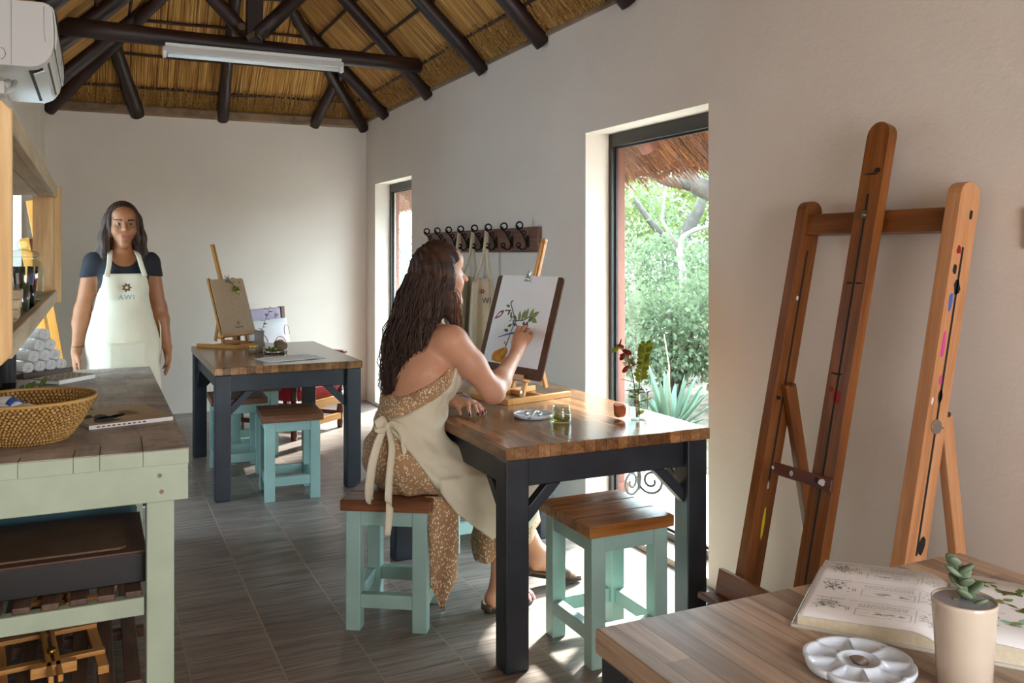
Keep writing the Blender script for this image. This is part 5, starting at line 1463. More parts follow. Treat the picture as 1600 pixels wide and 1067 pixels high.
for row in range(3):
    yb = .142 - row * .098
    rectm(m, -1, -.215, yb, -.165, yb + .0012, 0); rectm(m, -1, -.158, yb, -.02, yb + .0008, 1)
    for k in range(70):      # little sketch of a plant
        x = -.192 + rng.normal(0, .013); y = yb - .030 + rng.normal(0, .010); L = rng.uniform(.004, .010); a = rng.uniform(0, 6.28)
        mark(m, -1, [(x, y), (x + L * math.cos(a), y + L * math.sin(a)), (x + L * math.cos(a) + .0012, y + L * math.sin(a) + .0012), (x + .001, y + .0012)], 2 if k % 3 else 1)
    for k in range(2): rectm(m, -1, -.158 + k * .004, yb - .05, -.157 + k * .004, yb - .036, 0)
    for l in range(3):
        x = -.140
        while x < -.058:
            w_ = rng.uniform(.003, .009); rectm(m, -1, x, yb - .012 - l * .0065, min(x + w_, -.055), yb - .0105 - l * .0065, 1); x += w_ + .0018
    x0_, x1_, y0_, y1_ = -.142, -.052, yb - .066, yb - .036
    for r_ in ((x0_, y0_, x1_, y0_ + .0007), (x0_, y1_, x1_, y1_ + .0007), (x0_, y0_, x0_ + .0007, y1_), (x1_, y0_, x1_ + .0007, y1_)): rectm(m, -1, *r_, 1)
    for k in range(26):
        x = rng.uniform(x0_ + .012, x1_ - .012); y = (y0_ + y1_) / 2 + rng.normal(0, .004); rectm(m, -1, x, y, x + rng.uniform(.003, .012), y + .0012, 1)
    for k in range(18):
        x = rng.uniform(-.042, -.018); y = yb - .035 + rng.normal(0, .014); rectm(m, -1, x, y, x + rng.uniform(.002, .008), y + .0013, 2 if k % 4 else 3)
    rectm(m, -1, -.045, yb - .066, -.0443, yb - .01, 1)
m.build('print', pgm, bpy.data.objects[bo['_0']])
m = MB()
for bx_, by_, n_, a0, mm in ((.05, .115, 11, .2, 3), (.11, .10, 10, -.3, 3), (.07, .035, 9, .5, 4), (.13, .03, 8, .1, 3), (.06, -.035, 8, -.2, 5), (.12, -.05, 9, .3, 6), (.05, -.10, 10, .4, 4), (.15, -.11, 8, 0, 6), (.18, .09, 7, .4, 3), (.19, -.02, 7, 2, 4)):
    for k in range(n_):
        a = a0 + k * 2.4; c = (bx_ + (k / n_ - .5) * .05, by_ + (k / n_ - .5) * .03 + rng.normal(0, .004))
        mark(m, 1, leafpoly(c, rng.uniform(.014, .026), rng.uniform(.004, .0075), a, 5), mm if k % 4 else (7 if mm == 3 and k == 4 else 4))
    for k in range(6):
        x = bx_ + (k / 6 - .5) * .06; y = by_ + (k / 6 - .5) * .036; mark(m, 1, [(x, y), (x + .011, y + .006), (x + .011, y + .0072), (x, y + .0012)], 5)
m.build('print', pgm, bpy.data.objects[bo['_2']])
del bo['_0'], bo['_2']
dp2 = daisy_palette('paint_palette', 'flower-shaped white porcelain palette on the front table', (1.088, 1.03, ZT), .085, M['ceramic'], R(10))
o_ = rock('pebble', 'brown and white pebble lying in the middle well of the flower-shaped palette', 0, (.017, .011, .009), M['stone'], 9); o_.location = (1.088, 1.03, ZT + .0045); o_.rotation_euler.z = R(-50); o_['category'] = 'pebble'
mg = thing('mug', 'tall beige glazed mug with a succulent cutting on the front table', 'mug', (1.185, .918, ZT))
m = MB(); m.lathe([(0, 0), (.034, 0), (.038, .004), (.041, .06), (.0455, .128), (.0462, .133), (.0445, .135), (.0432, .131), (.040, .09)], 48); m.build('body', M['mug'], mg)
m = MB(); m.lathe([(.0432, .131), (.0405, .09), (.036, .02), (0, .018)], 40); m.build('glaze_inside', M['mug_in'], mg)
m = MB(); m.lathe([(.0395, .096), (.02, .101), (0, .103)], 30); m.build('soil', M['soilpot'], mg)
su = thing('succulent', 'grey-green succulent cutting standing in the beige mug', 'plant', (1.198, .914, ZT + .099))
m = MB(); sp = [Vector((0, 0, 0)), Vector((-.002, .004, .03)), Vector((-.008, .012, .058)), Vector((-.016, .018, .085))]; m.tube(sp, [.005, .005, .004, .003], 8); m.build('stem', M['leaf_grey'], su)
for k in range(13):
    q = .08 + k / 12 * .9; i = min(int(q * 3), 2); c = sp[i].lerp(sp[i + 1], q * 3 - i); a = k * 2.4
    ax = Vector((math.cos(a), math.sin(a), .75)).normalized(); sd = ax.cross(Vector((0, 0, 1))).normalized(); nn = sd.cross(ax)
    L = .030 * (1 - .25 * q); m = MB(); m.ell(c + ax * L * .55, (L * .62, L * .42, .0045), 12, 8, np.array([ax, sd, nn]).T); m.build('leaf', M['leaf_grey'], su)
# ================================================================== PEOPLE (implicit surfaces -> one mesh)
class Field:
    def __init__(s, lo, hi, h):
        s.h = h; s.lo = np.array(lo, float)
        s.shape = tuple(int(math.ceil((b - a) / h)) + 1 for a, b in zip(lo, hi))
        s.ax = [s.lo[i] + h * np.arange(s.shape[i], dtype=np.float32) for i in range(3)]
        s.f = np.full(s.shape, .2, np.float32)
    def sub(s, lo, hi):
        sl = []
        for i in range(3):
            a = int(np.clip((lo[i] - s.lo[i]) / s.h, 0, s.shape[i] - 1)); b = int(np.clip((hi[i] - s.lo[i]) / s.h + 2, 1, s.shape[i])); sl.append(slice(a, max(b, a + 1)))
        X, Y, Z = np.meshgrid(*[s.ax[i][sl[i]] for i in range(3)], indexing='ij')
        return tuple(sl), X, Y, Z
    def put(s, sl, d, k, op='u'):
        g = s.f[sl]
        if op == 'u':
            if k <= 0: s.f[sl] = np.minimum(g, d)
            else:
                e = np.maximum(k - np.abs(g - d), 0) / k; s.f[sl] = np.minimum(g, d) - e * e * k * .25
        elif op == 's':
            d = -d; e = np.maximum(k - np.abs(g - d), 0) / max(k, 1e-6); s.f[sl] = np.maximum(g, d) + e * e * k * .25
        return s
    def cone(s, a, b, ra, rb=None, k=.02, op='u', flat=None):
        """rounded cone; flat=(axis vector, factor) squashes across an axis"""
        rb = ra if rb is None else rb
        a = np.array(a, float); b = np.array(b, float); r = max(ra, rb) + k + .03
        sl, X, Y, Z = s.sub(np.minimum(a, b) - r, np.maximum(a, b) + r)
        d = b - a; L2 = max(d @ d, 1e-9)
        px, py, pz = X - a[0], Y - a[1], Z - a[2]
        t = np.clip((px * d[0] + py * d[1] + pz * d[2]) / L2, 0, 1)
        qx, qy, qz = px - t * d[0], py - t * d[1], pz - t * d[2]
        if flat is not None:
            n = np.array(flat[0], float); n /= np.linalg.norm(n); c = qx * n[0] + qy * n[1] + qz * n[2]; m_ = (flat[1] - 1)
            qx, qy, qz = qx + c * m_ * n[0], qy + c * m_ * n[1], qz + c * m_ * n[2]
        return s.put(sl, np.sqrt(qx * qx + qy * qy + qz * qz) - (ra + (rb - ra) * t), k, op)
    def chain(s, pts, rs, k=.02, op='u', flat=None):
        for i in range(len(pts) - 1): s.cone(pts[i], pts[i + 1], rs[i], rs[i + 1], k, op, flat)
        return s
    def ell(s, c, r, k=.02, op='u', M=None):
        c = np.array(c, float); r = np.array(r, float); R_ = r.max() + k + .03
        sl, X, Y, Z = s.sub(c - R_, c + R_)
        x, y, z = X - c[0], Y - c[1], Z - c[2]
        if M is not None:
            M = np.array(M, float); x, y, z = [x * M[0][i] + y * M[1][i] + z * M[2][i] for i in range(3)]      # columns are axes
        q = np.sqrt((x / r[0]) ** 2 + (y / r[1]) ** 2 + (z / r[2]) ** 2); g = np.sqrt((x / r[0] ** 2) ** 2 + (y / r[1] ** 2) ** 2 + (z / r[2] ** 2) ** 2) + 1e-6
        return s.put(sl, q * (q - 1) / g, k, op)
    def grid(s): return np.meshgrid(*s.ax, indexing='ij', sparse=True)
    def mesh(s):
        f = s.f; h = s.h; ins = f < 0
        nx, ny, nz = f.shape
        cnt = np.zeros((nx - 1, ny - 1, nz - 1), np.int8)
        for i in (0, 1):
            for j in (0, 1):
                for k in (0, 1): cnt += ins[i:nx - 1 + i, j:ny - 1 + j, k:nz - 1 + k]
        act = (cnt > 0) & (cnt < 8)
        I = np.argwhere(act); n = len(I)
        idx = np.full(act.shape, -1, np.int64); idx[act] = np.arange(n)
        acc = np.zeros((n, 3)); num = np.zeros((n, 1))
        cor = [(i, j, k) for i in (0, 1) for j in (0, 1) for k in (0, 1)]
        val = {c: f[I[:, 0] + c[0], I[:, 1] + c[1], I[:, 2] + c[2]].astype(float) for c in cor}
        for a in cor:
            for d in range(3):
                if a[d]: continue
                b = list(a); b[d] = 1; b = tuple(b)
                fa, fb = val[a], val[b]; x = (fa < 0) != (fb < 0)
                t = np.where(x, fa / np.where(np.abs(fa - fb) < 1e-9, 1, fa - fb), 0)
                p = np.repeat(np.array(a, float)[None], n, 0); p[:, d] += t
                acc += p * x[:, None]; num += x[:, None]
        V = (I + acc / np.maximum(num, 1)) * h + s.lo
        Fs = []
        for d in range(3):
            u, v = (d + 1) % 3, (d + 2) % 3
            a = [slice(None)] * 3; b = [slice(None)] * 3; a[d] = slice(0, -1); b[d] = slice(1, None)
            x = ins[tuple(a)] != ins[tuple(b)]
            E_ = np.argwhere(x)
            E_ = E_[(E_[:, u] > 0) & (E_[:, v] > 0) & (E_[:, u] < f.shape[u] - 1) & (E_[:, v] < f.shape[v] - 1)]
            fl = ins[tuple(E_.T)]
            q = []
            for du, dv in ((0, 0), (-1, 0), (-1, -1), (0, -1)):
                c = E_.copy(); c[:, u] += du; c[:, v] += dv; q.append(idx[tuple(c.T)])
            q = np.stack(q, 1)
            q[~fl] = q[~fl][:, ::-1]
            Fs.append(q)
        F = np.concatenate(Fs); F = F[(F >= 0).all(1)]
        return V, F
def smooth_mesh(V, F, it=2, lam=.5):
    e = np.concatenate([F[:, [0, 1]], F[:, [1, 2]], F[:, [2, 3]], F[:, [3, 0]]]); e = np.concatenate([e, e[:, ::-1]])
    for _ in range(it):
        acc = np.zeros_like(V); c = np.zeros((len(V), 1)); np.add.at(acc, e[:, 0], V[e[:, 1]]); np.add.at(c, e[:, 0], 1)
        V = V + lam * (acc / np.maximum(c, 1) - V)
    return V
def field_obj(F_, name, mats, parent, it=2, matfn=None, extra=None, local=None):
    V, F = F_.mesh(); V = smooth_mesh(V, F, it)
    m = MB(); mi = 0
    m.add(V, [tuple(int(i) for i in q) for q in F], 0, True, V)
    if matfn is not None:
        c = V[F].mean(1); m.m = matfn(c).astype(int).tolist()
    if extra: extra(m)
    o = m.build(name, mats, None)
    o.parent = parent; o.matrix_parent_inverse = Matrix.Identity(4)
    if local is not None: o.location = local
    return o

M['skin'] = m_plain('skin', '#cd987a', .5, var=.05, scale=12); M['skin'].node_tree.nodes['Principled BSDF'].inputs['Subsurface Weight'].default_value = .08
M['skin2'] = m_plain('warm_skin', '#9c643f', .5, var=.05, scale=12)
M['lips'] = m_plain('lips', '#96493f', .5)
M['brow'] = m_plain('dark_brow', '#2a1810', .8)
M['nail'] = m_plain('dark_red_nail', '#6e1a24', .25)
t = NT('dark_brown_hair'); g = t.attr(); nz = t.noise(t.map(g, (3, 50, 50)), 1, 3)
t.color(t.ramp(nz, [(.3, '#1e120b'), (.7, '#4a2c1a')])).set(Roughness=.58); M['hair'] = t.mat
M['hair_lit'] = m_plain('lit_front_hair', '#6e4426', .45, var=.2)  # front lock: same hair, its lit brown put into the colour
t = NT('dotted_dress_cloth'); ob = t.obj()
vo = t.n('TexVoronoi'); vo.inputs['Scale'].default_value = 135; t.l(t.map(ob, (1, 1, .62), rot=(.5, .3, .2)), vo.inputs['Vector'])
base = t.ramp(t.noise(ob, 9, 3), [(.3, '#a07a54'), (.7, '#b48e66')])
dots = t.math('LESS_THAN', vo.outputs['Distance'], .36)
sel = t.n('SeparateColor'); t.l(vo.outputs['Color'], sel.inputs[0])
dots = t.math('MULTIPLY', dots, t.math('GREATER_THAN', sel.outputs[0], .15))
t.color(t.mix(dots, base, '#e4d6c2')).set(Roughness=.85); M['dress'] = t.mat
M['apron'] = m_plain('cream_apron_cotton', '#d8ceb6', .85, var=.04, scale=7, bump=.12, bscale=180)
M['tee'] = m_plain('black_cotton', '#16171c', .85)
M['denim'] = m_plain('dark_denim', '#262c3a', .85, var=.15, scale=30)
M['leather'] = m_plain('brown_leather', '#5e4a38', .55, var=.15, scale=15)
M['sole'] = m_plain('dark_rubber', '#2a211b', .8)
M['canvas_shoe'] = m_plain('black_canvas', '#1b1b1d', .8)

def ribbon(m, pts, widths, nrm, th=.0025, mi=0, n=22):
    """cloth strip through pts; width runs across the path, about 'nrm'"""
    P_ = [Vector(p) for p in pts]
    def cr(t_):
        k = min(int(t_), len(P_) - 2); u = t_ - k
        p0, p1, p2, p3 = P_[max(k - 1, 0)], P_[k], P_[k + 1], P_[min(k + 2, len(P_) - 1)]
        return .5 * ((2 * p1) + (p2 - p0) * u + (2 * p0 - 5 * p1 + 4 * p2 - p3) * u * u + (-p0 + 3 * p1 - 3 * p2 + p3) * u ** 3)
    rows = []
    for i in range(n + 1):
        t_ = i / n * (len(P_) - 1); p = cr(t_); d = (cr(min(t_ + .05, len(P_) - 1)) - cr(max(t_ - .05, 0))).normalized()
        N = Vector(nrm[min(int(t_), len(nrm) - 1)] if hasattr(nrm[0], '__len__') else nrm); s_ = d.cross(N).normalized()
        k = min(int(t_), len(widths) - 2); w_ = widths[k] + (widths[k + 1] - widths[k]) * (t_ - k)
        nn = s_.cross(d)
        rows.append([tuple(p + s_ * w_ * v / 2 + nn * w_ * .06 * (1 - v * v)) for v in (-1, -.5, 0, .5, 1)])
    m.sheet(np.array(rows), th, mi)

def finger(F_, pts, r=(.0085, .008, .0068), k=.004):
    rs = [r[0]] + [r[0] + (r[2] - r[0]) * i / (len(pts) - 1) for i in range(1, len(pts))]
    F_.chain(pts, rs, k)

# ------------------------------------------------------------------ seated woman
se = thing('person', 'seated person in dotted tan dress and cream apron, long dark hair, painting at easel', 'person', (1.1, 3.33, 0))
SO = -Vector((1.1, 3.33, 0))
def A(*p): return np.array(p, float)
sh_r, el_r, wr_r = A(1.255, 3.19, 1.075), A(1.418, 3.19, .872), A(1.598, 3.368, .985)
sh_l, el_l, wr_l = A(1.165, 3.50, 1.06), A(1.235, 3.60, .84), A(1.335, 3.395, .806)
hip_r, kn_r, an_r = A(1.13, 3.25, .59), A(1.52, 3.185, .51), A(1.457, 3.215, .095)
hip_l, kn_l, an_l = A(1.11, 3.42, .59), A(1.56, 3.475, .51), A(1.715, 3.385, .135)
hc = A(1.235, 3.306, 1.345)
fd = A(.997, .07, 0); fd /= np.linalg.norm(fd); ld = A(-fd[1], fd[0], 0)          # face direction, left
B = Field((.9, 3.0, -.01), (2.0, 3.78, 1.5), .0055)
B.ell((1.085, 3.335, .61), (.12, .165, .115), .05)
B.cone((1.10, 3.335, .66), (1.125, 3.335, .78), .118, .098, .06, flat=((0, 1, 0), .78))
B.cone((1.125, 3.335, .78), (1.165, 3.335, .95), .098, .115, .06, flat=((0, 1, 0), .74))
B.cone((1.165, 3.335, .95), (1.195, 3.34, 1.05), .112, .09, .05, flat=((0, 1, 0), .68))
B.cone(sh_r + A(-.02, .02, .01), sh_l + A(0, -.02, .01), .052, .05, .05)
B.cone((1.195, 3.335, 1.06), (1.213, 3.315, 1.22), .056, .049, .035)
# head
B.ell(hc, (.096, .076, .102), .02, M=np.array([fd, ld, (0, 0, 1)]).T)
B.cone(hc + fd * .045 + A(0, 0, -.07), hc + fd * .066 + A(0, 0, -.122), .052, .030, .03)
B.ell(hc + fd * .058 + A(0, 0, .045), (.042, .058, .045), .02, M=np.array([fd, ld, (0, 0, 1)]).T)
for s_ in (-1, 1):
    B.ell(hc + fd * .062 + ld * s_ * .034 + A(0, 0, -.045), (.028, .026, .028), .02)
    B.ell(hc + fd * .100 + ld * s_ * .032 + A(0, 0, -.012), (.016, .018, .011), .012, 's')
    B.ell(hc - fd * .008 + ld * s_ * .078 + A(0, 0, -.022), (.020, .010, .032), .008)
B.cone(hc + fd * .090 + A(0, 0, .0), hc + fd * .117 + A(0, 0, -.032), .009, .0125, .010)
B.cone(hc + fd * .092 + A(0, 0, -.066), hc + fd * .094 + A(0, 0, -.066), .014, .014, .01, flat=((0, 0, 1), 1.6))
B.cone(hc + fd * .088 + A(0, 0, -.082), hc + fd * .090 + A(0, 0, -.082), .013, .013, .01, flat=((0, 0, 1), 1.5))
B.ell(hc + fd * .085 + A(0, 0, -.118), (.018, .02, .016), .02)
# arms
B.cone(sh_r, sh_r * .55 + el_r * .45, .058, .053, .04); B.cone(sh_r * .55 + el_r * .45, el_r, .053, .043, .03)
B.cone(el_r, el_r * .7 + wr_r * .3, .044, .042, .03); B.cone(el_r * .7 + wr_r * .3, wr_r, .042, .027, .03, flat=((0, 0, 1), 1.0))
B.cone(sh_l, el_l, .055, .041, .04); B.cone(el_l, wr_l, .041, .026, .03)
# legs
for h_, k_, a_, s_ in ((hip_r, kn_r, an_r, -1), (hip_l, kn_l, an_l, 1)):
    B.cone(h_, k_, .092, .062, .05)
    B.cone(k_, k_ * .7 + a_ * .3 + A(-.022, 0, 0), .058, .057, .03); B.cone(k_ * .7 + a_ * .3 + A(-.022, 0, 0), a_, .056, .036, .03)
# feet: heel, toe
for a_, heel, toe in ((an_r, A(1.425, 3.205, .052), A(1.575, 3.23, .035)), (an_l, A(1.70, 3.375, .10), A(1.86, 3.35, .05))):
    B.cone(a_, heel, .036, .030, .02)
    B.cone(heel, heel * .35 + toe * .65, .030, .026, .02); B.cone(a_ + A(.02, 0, -.01), heel * .35 + toe * .65, .032, .024, .03)
    fdir = (toe - heel) / np.linalg.norm(toe - heel); sd_ = np.cross(fdir, (0, 0, 1)); sd_ /= np.linalg.norm(sd_)
    for j, (o_, l_, r_) in enumerate(((-.030, .0, .0125), (-.012, .004, .0095), (.003, -.002, .009), (.017, -.010, .0085), (.029, -.022, .008))):
        q0 = heel * .45 + toe * .55 + sd_ * o_ * .85
        B.cone(q0, toe + sd_ * o_ + fdir * (l_ + .02) - A(0, 0, .008), r_ * 1.35, r_, .006)
# painting hand: palm + four fingers + thumb round the brush
ax_ = A(.135, .20, .075); 
kn = [A(1.648, 3.465, 1.070), A(1.672, 3.462, 1.073), A(1.693, 3.455, 1.066), A(1.708, 3.446, 1.053)]
for q in kn: B.cone(wr_r + (q - wr_r) * .12, wr_r + (q - wr_r) * .95, .0215, .0128, .014)
tips = [(A(1.684, 3.510, 1.094), A(1.703, 3.545, 1.083), A(1.705, 3.557, 1.067)),
        (A(1.706, 3.508, 1.094), A(1.721, 3.541, 1.079), A(1.716, 3.549, 1.062)),
        (A(1.724, 3.495, 1.084), A(1.735, 3.522, 1.066), A(1.725, 3.524, 1.050)),
        (A(1.735, 3.480, 1.068), A(1.742, 3.500, 1.052), A(1.732, 3.500, 1.038))]
for q, tp in zip(kn, tips): finger(B, [q, *tp], (.0092, .0085, .0070))
finger(B, [wr_r + A(.002, .022, .012), A(1.632, 3.452, 1.035), A(1.668, 3.508, 1.056), A(1.694, 3.546, 1.063)], (.0125, .010, .0078), .006)
# resting hand: fingers over the table edge
kl = [A(1.355, 3.300, .812), A(1.376, 3.312, .815), A(1.392, 3.328, .812), A(1.404, 3.346, .806)]
for q in kl: B.cone(wr_l + (q - wr_l) * .12, q, .022, .0135, .014)
for q, d_ in zip(kl, (A(-.012, -.05, -.006), A(.004, -.058, -.004), A(.014, -.056, -.006), A(.022, -.046, -.004))):
    p1 = q + d_ * .55 + A(0, 0, -.004); p2 = q + d_ * .95; p2[2] = .7835; p3 = q + d_ * 1.22; p3[2] = .7745
    finger(B, [q, p1, p2, p3], (.0095, .0085, .0070))
finger(B, [wr_l + A(-.012, -.03, 0), A(1.325, 3.325, .792), A(1.318, 3.285, .778)], (.0125, .0098, .008), .006)
def skinmat(c):
    r = np.zeros(len(c)); d = c - hc; f_ = d @ fd; l_ = d @ ld; z = d[:, 2]
    r[(f_ > .082) & (np.abs(l_) < .024) & (z > -.09) & (z < -.059)] = 1
    r[(f_ > .078) & (np.abs(np.abs(l_) - .034) < .018) & (np.abs(z - .012) < .0045)] = 2
    tl = np.array([q + d_ for q, d_ in zip(kl, (A(-.014, -.060, 0), A(.005, -.070, 0), A(.017, -.068, 0), A(.027, -.056, 0)))])
    for q in tl: r[(np.linalg.norm((c - q)[:, :2], axis=1) < .008) & (c[:, 2] > .774) & (c[:, 2] < .79)] = 3
    return r
body_ = field_obj(B, 'body', [M['skin'], M['lips'], M['brow'], M['nail']], se, 2, skinmat, local=SO)
for s_ in (-1, 1):
    m = MB(); m.ell(hc + fd * .080 + ld * s_ * .031 + A(0, 0, -.012), (.0105,) * 3, 12, 8); m.ell(hc + fd * .0875 + ld * s_ * .031 + A(0, 0, -.012), (.004, .005, .005), 8, 6, None, 1)
    m.build('eye', [M['paper'], M['brow']], body_)
# dress
D_ = Field((.9, 3.0, .0), (1.95, 3.78, 1.12), .006)
D_.ell((1.08, 3.335, .615), (.135, .18, .125), .05)
D_.cone((1.10, 3.335, .66), (1.125, 3.335, .78), .132, .110, .06, flat=((0, 1, 0), .78))
D_.cone((1.125, 3.335, .78), (1.165, 3.335, .95), .110, .124, .06, flat=((0, 1, 0), .74))
D_.cone((1.165, 3.335, .95), (1.195, 3.34, 1.05), .120, .098, .05, flat=((0, 1, 0), .68))
for y in (3.275, 3.40): D_.ell((1.245, y, .955), (.07, .066, .075), .04)
for h_, k_, a_ in ((hip_r, kn_r, an_r), (hip_l, kn_l, an_l)):
    D_.cone(h_, k_ + A(.02, 0, -.005), .104, .080, .07)
    D_.cone(k_, k_ * .42 + a_ * .58 + A(-.0, 0, 0), .086, .088, .07)
D_.cone((1.47, 3.22, .47), (1.42, 3.24, .26), .07, .075, .07); D_.cone((1.53, 3.33, .52), (1.55, 3.32, .30), .10, .11, .07)
X_, Y_, Z_ = D_.grid()
wr = .003 * np.sin(Z_ * 60 + X_ * 35 + Y_ * 20) + .0035 * np.sin(X_ * 55 - Y_ * 70) * (Z_ < .55) + .002 * np.sin(Y_ * 150 + X_ * 40) * (Z_ > .8)
D_.f = D_.f + wr.astype(np.float32)
topz = .872 + np.clip((X_ - 1.06), 0, 1) * .62
D_.f = np.maximum(D_.f, (Z_ - topz) * .85)
hem = .225 + .05 * np.sin(X_ * 26 + 1.0) + .28 * np.clip(1.40 - X_, 0, .2)
D_.f = np.maximum(D_.f, (hem - Z_) * .8)
D_.f = np.maximum(D_.f, np.where(X_ < 1.36, .498 - Z_, -1) * .9).astype(np.float32)
dress_f = D_.f.copy()
def dress_extra(m):
    # loose panel of the skirt falling beside the stool
    G = []
    for i in range(22):
        q = i / 21; z = .50 - .405 * q
        w_ = .115 * (1 - .15 * q) * (1 if q < .8 else 1 - (q - .8) * 4.2); row = []
        for j in range(9):
            s_ = j / 8 - .5; sk = .02 * q
            row.append((1.185 - .02 * q + (s_ + sk) * w_ * .94, 3.145 - .055 * q - s_ * w_ * .40 + .012 * math.sin(s_ * 9 + q * 4) * (.4 + q) - .02 * math.sin(q * 3), z + .03 * abs(s_) * (q > .8)))
        G.append(row)
    m.sheet(np.array(G), .004)
    for a, b, c, d in (((1.272, 3.245, .985), (1.262, 3.215, 1.10), (1.232, 3.245, 1.118), (1.13, 3.30, 1.0)), ((1.26, 3.42, .985), (1.215, 3.44, 1.09), (1.18, 3.435, 1.105), (1.09, 3.38, .98))):
        e_ = (d[0] - .035, d[1] + .02, d[2] - .11); m.tube([a, b, c, d, e_], .0035, 6)
field_obj(D_, 'dress', [M['dress']], se, 2, None, dress_extra, SO)
# apron: follows the dress, tied behind, hanging over the lap
D_.f = dress_f - .011
lowx = [.98, 1.02, 1.215, 1.385, 1.6, 1.9]; lowz = [.78, .735, .455, .31, .36, .40]
lo = np.interp(X_[:, 0, 0], lowx, lowz)[:, None, None]
hix = [.98, 1.03, 1.22, 1.262, 1.30, 1.36]; hiz = [.775, .795, .90, .985, 1.0, 1.0]
hi = np.interp(X_[:, 0, 0], hix, hiz)[:, None, None]
near = np.where(Y_ < 3.36, 1, 0)
D_.f = np.maximum(D_.f, (lo - Z_) * .7); D_.f = np.maximum(D_.f, (Z_ - hi) * .85)
D_.f = np.maximum(D_.f, 1.012 - X_)
D_.f = np.maximum(D_.f, (X_ - 1.60)).astype(np.float32)
# hanging panel on the near side
pan = np.abs(Y_ - (3.118 - .10 * (X_ - 1.2) + .010 * np.sin(X_ * 30 + Z_ * 12) + .05 * np.clip(.45 - Z_, 0, 1))) - .0055
pan = np.maximum(pan, (lo - Z_) * .8); pan = np.maximum(pan, Z_ - .57); pan = np.maximum(pan, X_ - 1.475 - .25 * (Z_ - .5) ); pan = np.maximum(pan, 1.17 - X_)
pan = np.maximum(pan, (.31 + 2.2 * (X_ - 1.385)) - Z_)
e = np.maximum(.03 - np.abs(D_.f - pan), 0) / .03
D_.f = (np.minimum(D_.f, pan) - e * e * .0075 + .0015 * np.sin(X_ * 90 + Z_ * 70) + .004 * np.exp(-((Z_ - .62 + .25 * (X_ - 1.2)) / .012) ** 2) * (X_ > 1.1) - .0).astype(np.float32)
def apron_extra(m):
    c = (1.000, 3.235, .765); n_ = (-.85, -.5, .1); n2 = (.2, -1, .2)
    ribbon(m, [c, (.972, 3.20, .790), (.940, 3.185, .782)], [.014, .042, .030], n2)
    ribbon(m, [c, (.968, 3.21, .760), (.938, 3.195, .768)], [.014, .036, .028], (.1, -1, .7))
    ribbon(m, [c, (1.02, 3.20, .775), (1.045, 3.175, .745), (1.05, 3.165, .69), (1.055, 3.165, .66)], [.02, .03, .036, .034, .03], n2)
    ribbon(m, [c, (.965, 3.21, .73), (.93, 3.19, .64), (.918, 3.19, .55), (.925, 3.21, .503), (.945, 3.24, .5005)], [.02, .03, .036, .036, .034, .034], n2)
    ribbon(m, [c, (1.0, 3.175, .70), (.985, 3.155, .60), (.975, 3.14, .512), (.968, 3.10, .49), (.955, 3.085, .40)], [.02, .028, .03, .03, .03, .024], n2)
    m.ell(c, (.011, .012, .016), 10, 8)
    # neck loop over the shoulders
    for s_, y in ((-1, 3.275), (1, 3.395)):
        ribbon(m, [(1.318, y, 1.0), (1.285, y + .0, 1.08), (1.245, y + .012 * s_, 1.135), (1.19, 3.335 + .06 * s_, 1.14), (1.15, 3.335, 1.125)], [.02] * 5, [(.8, 0, .6), (.6, 0, .8), (0, 0, 1), (-.3, 0, 1)])
field_obj(D_, 'apron', [M['apron']], se, 2, None, apron_extra, SO)
# hair: mass plus strands
Hf = Field((.95, 3.05, .80), (1.38, 3.55, 1.50), .006)
Hc = [A(1.222, 3.306, 1.385), A(1.205, 3.31, 1.325), A(1.165, 3.318, 1.20), A(1.125, 3.320, 1.07), A(1.082, 3.322, .96), A(1.045, 3.325, .89)]
Hr = [.080, .096, .094, .092, .066, .034]
Hf.ell(hc + A(-.008, 0, .012), (.106, .092, .110), .02, M=np.array([fd, ld, (0, 0, 1)]).T)
Hf.chain(Hc[1:], Hr[1:], .05, flat=((.9, .1, -.35), 1.25))
Hf.cone(hc + fd * .0 - ld * .066 + A(0, 0, .0), hc + fd * .016 - ld * .060 + A(0, 0, -.13), .030, .022, .03)
Hf.cone(hc + fd * .016 - ld * .060 + A(0, 0, -.13), hc + fd * .040 - ld * .056 + A(0, 0, -.225), .024, .012, .02)
X_, Y_, Z_ = Hf.grid()
fx = (X_ - hc[0]) * fd[0] + (Y_ - hc[1]) * fd[1]; lx = (X_ - hc[0]) * ld[0] + (Y_ - hc[1]) * ld[1]; zz = Z_ - hc[2]
cutp = fx - np.interp(zz, [-.25, -.1, -.03, .03, .065, .12], [.058, .036, .026, .036, .070, .2])[...]
Hf.f = np.maximum(Hf.f, np.where(zz > -.28, cutp, -1))
an = np.arctan2(Y_ - 3.32, X_ - 1.15)
Hf.f = (Hf.f + .005 * np.sin(an * 17 + Z_ * 9) + .003 * np.sin(an * 41 - Z_ * 22)).astype(np.float32)
strands = []
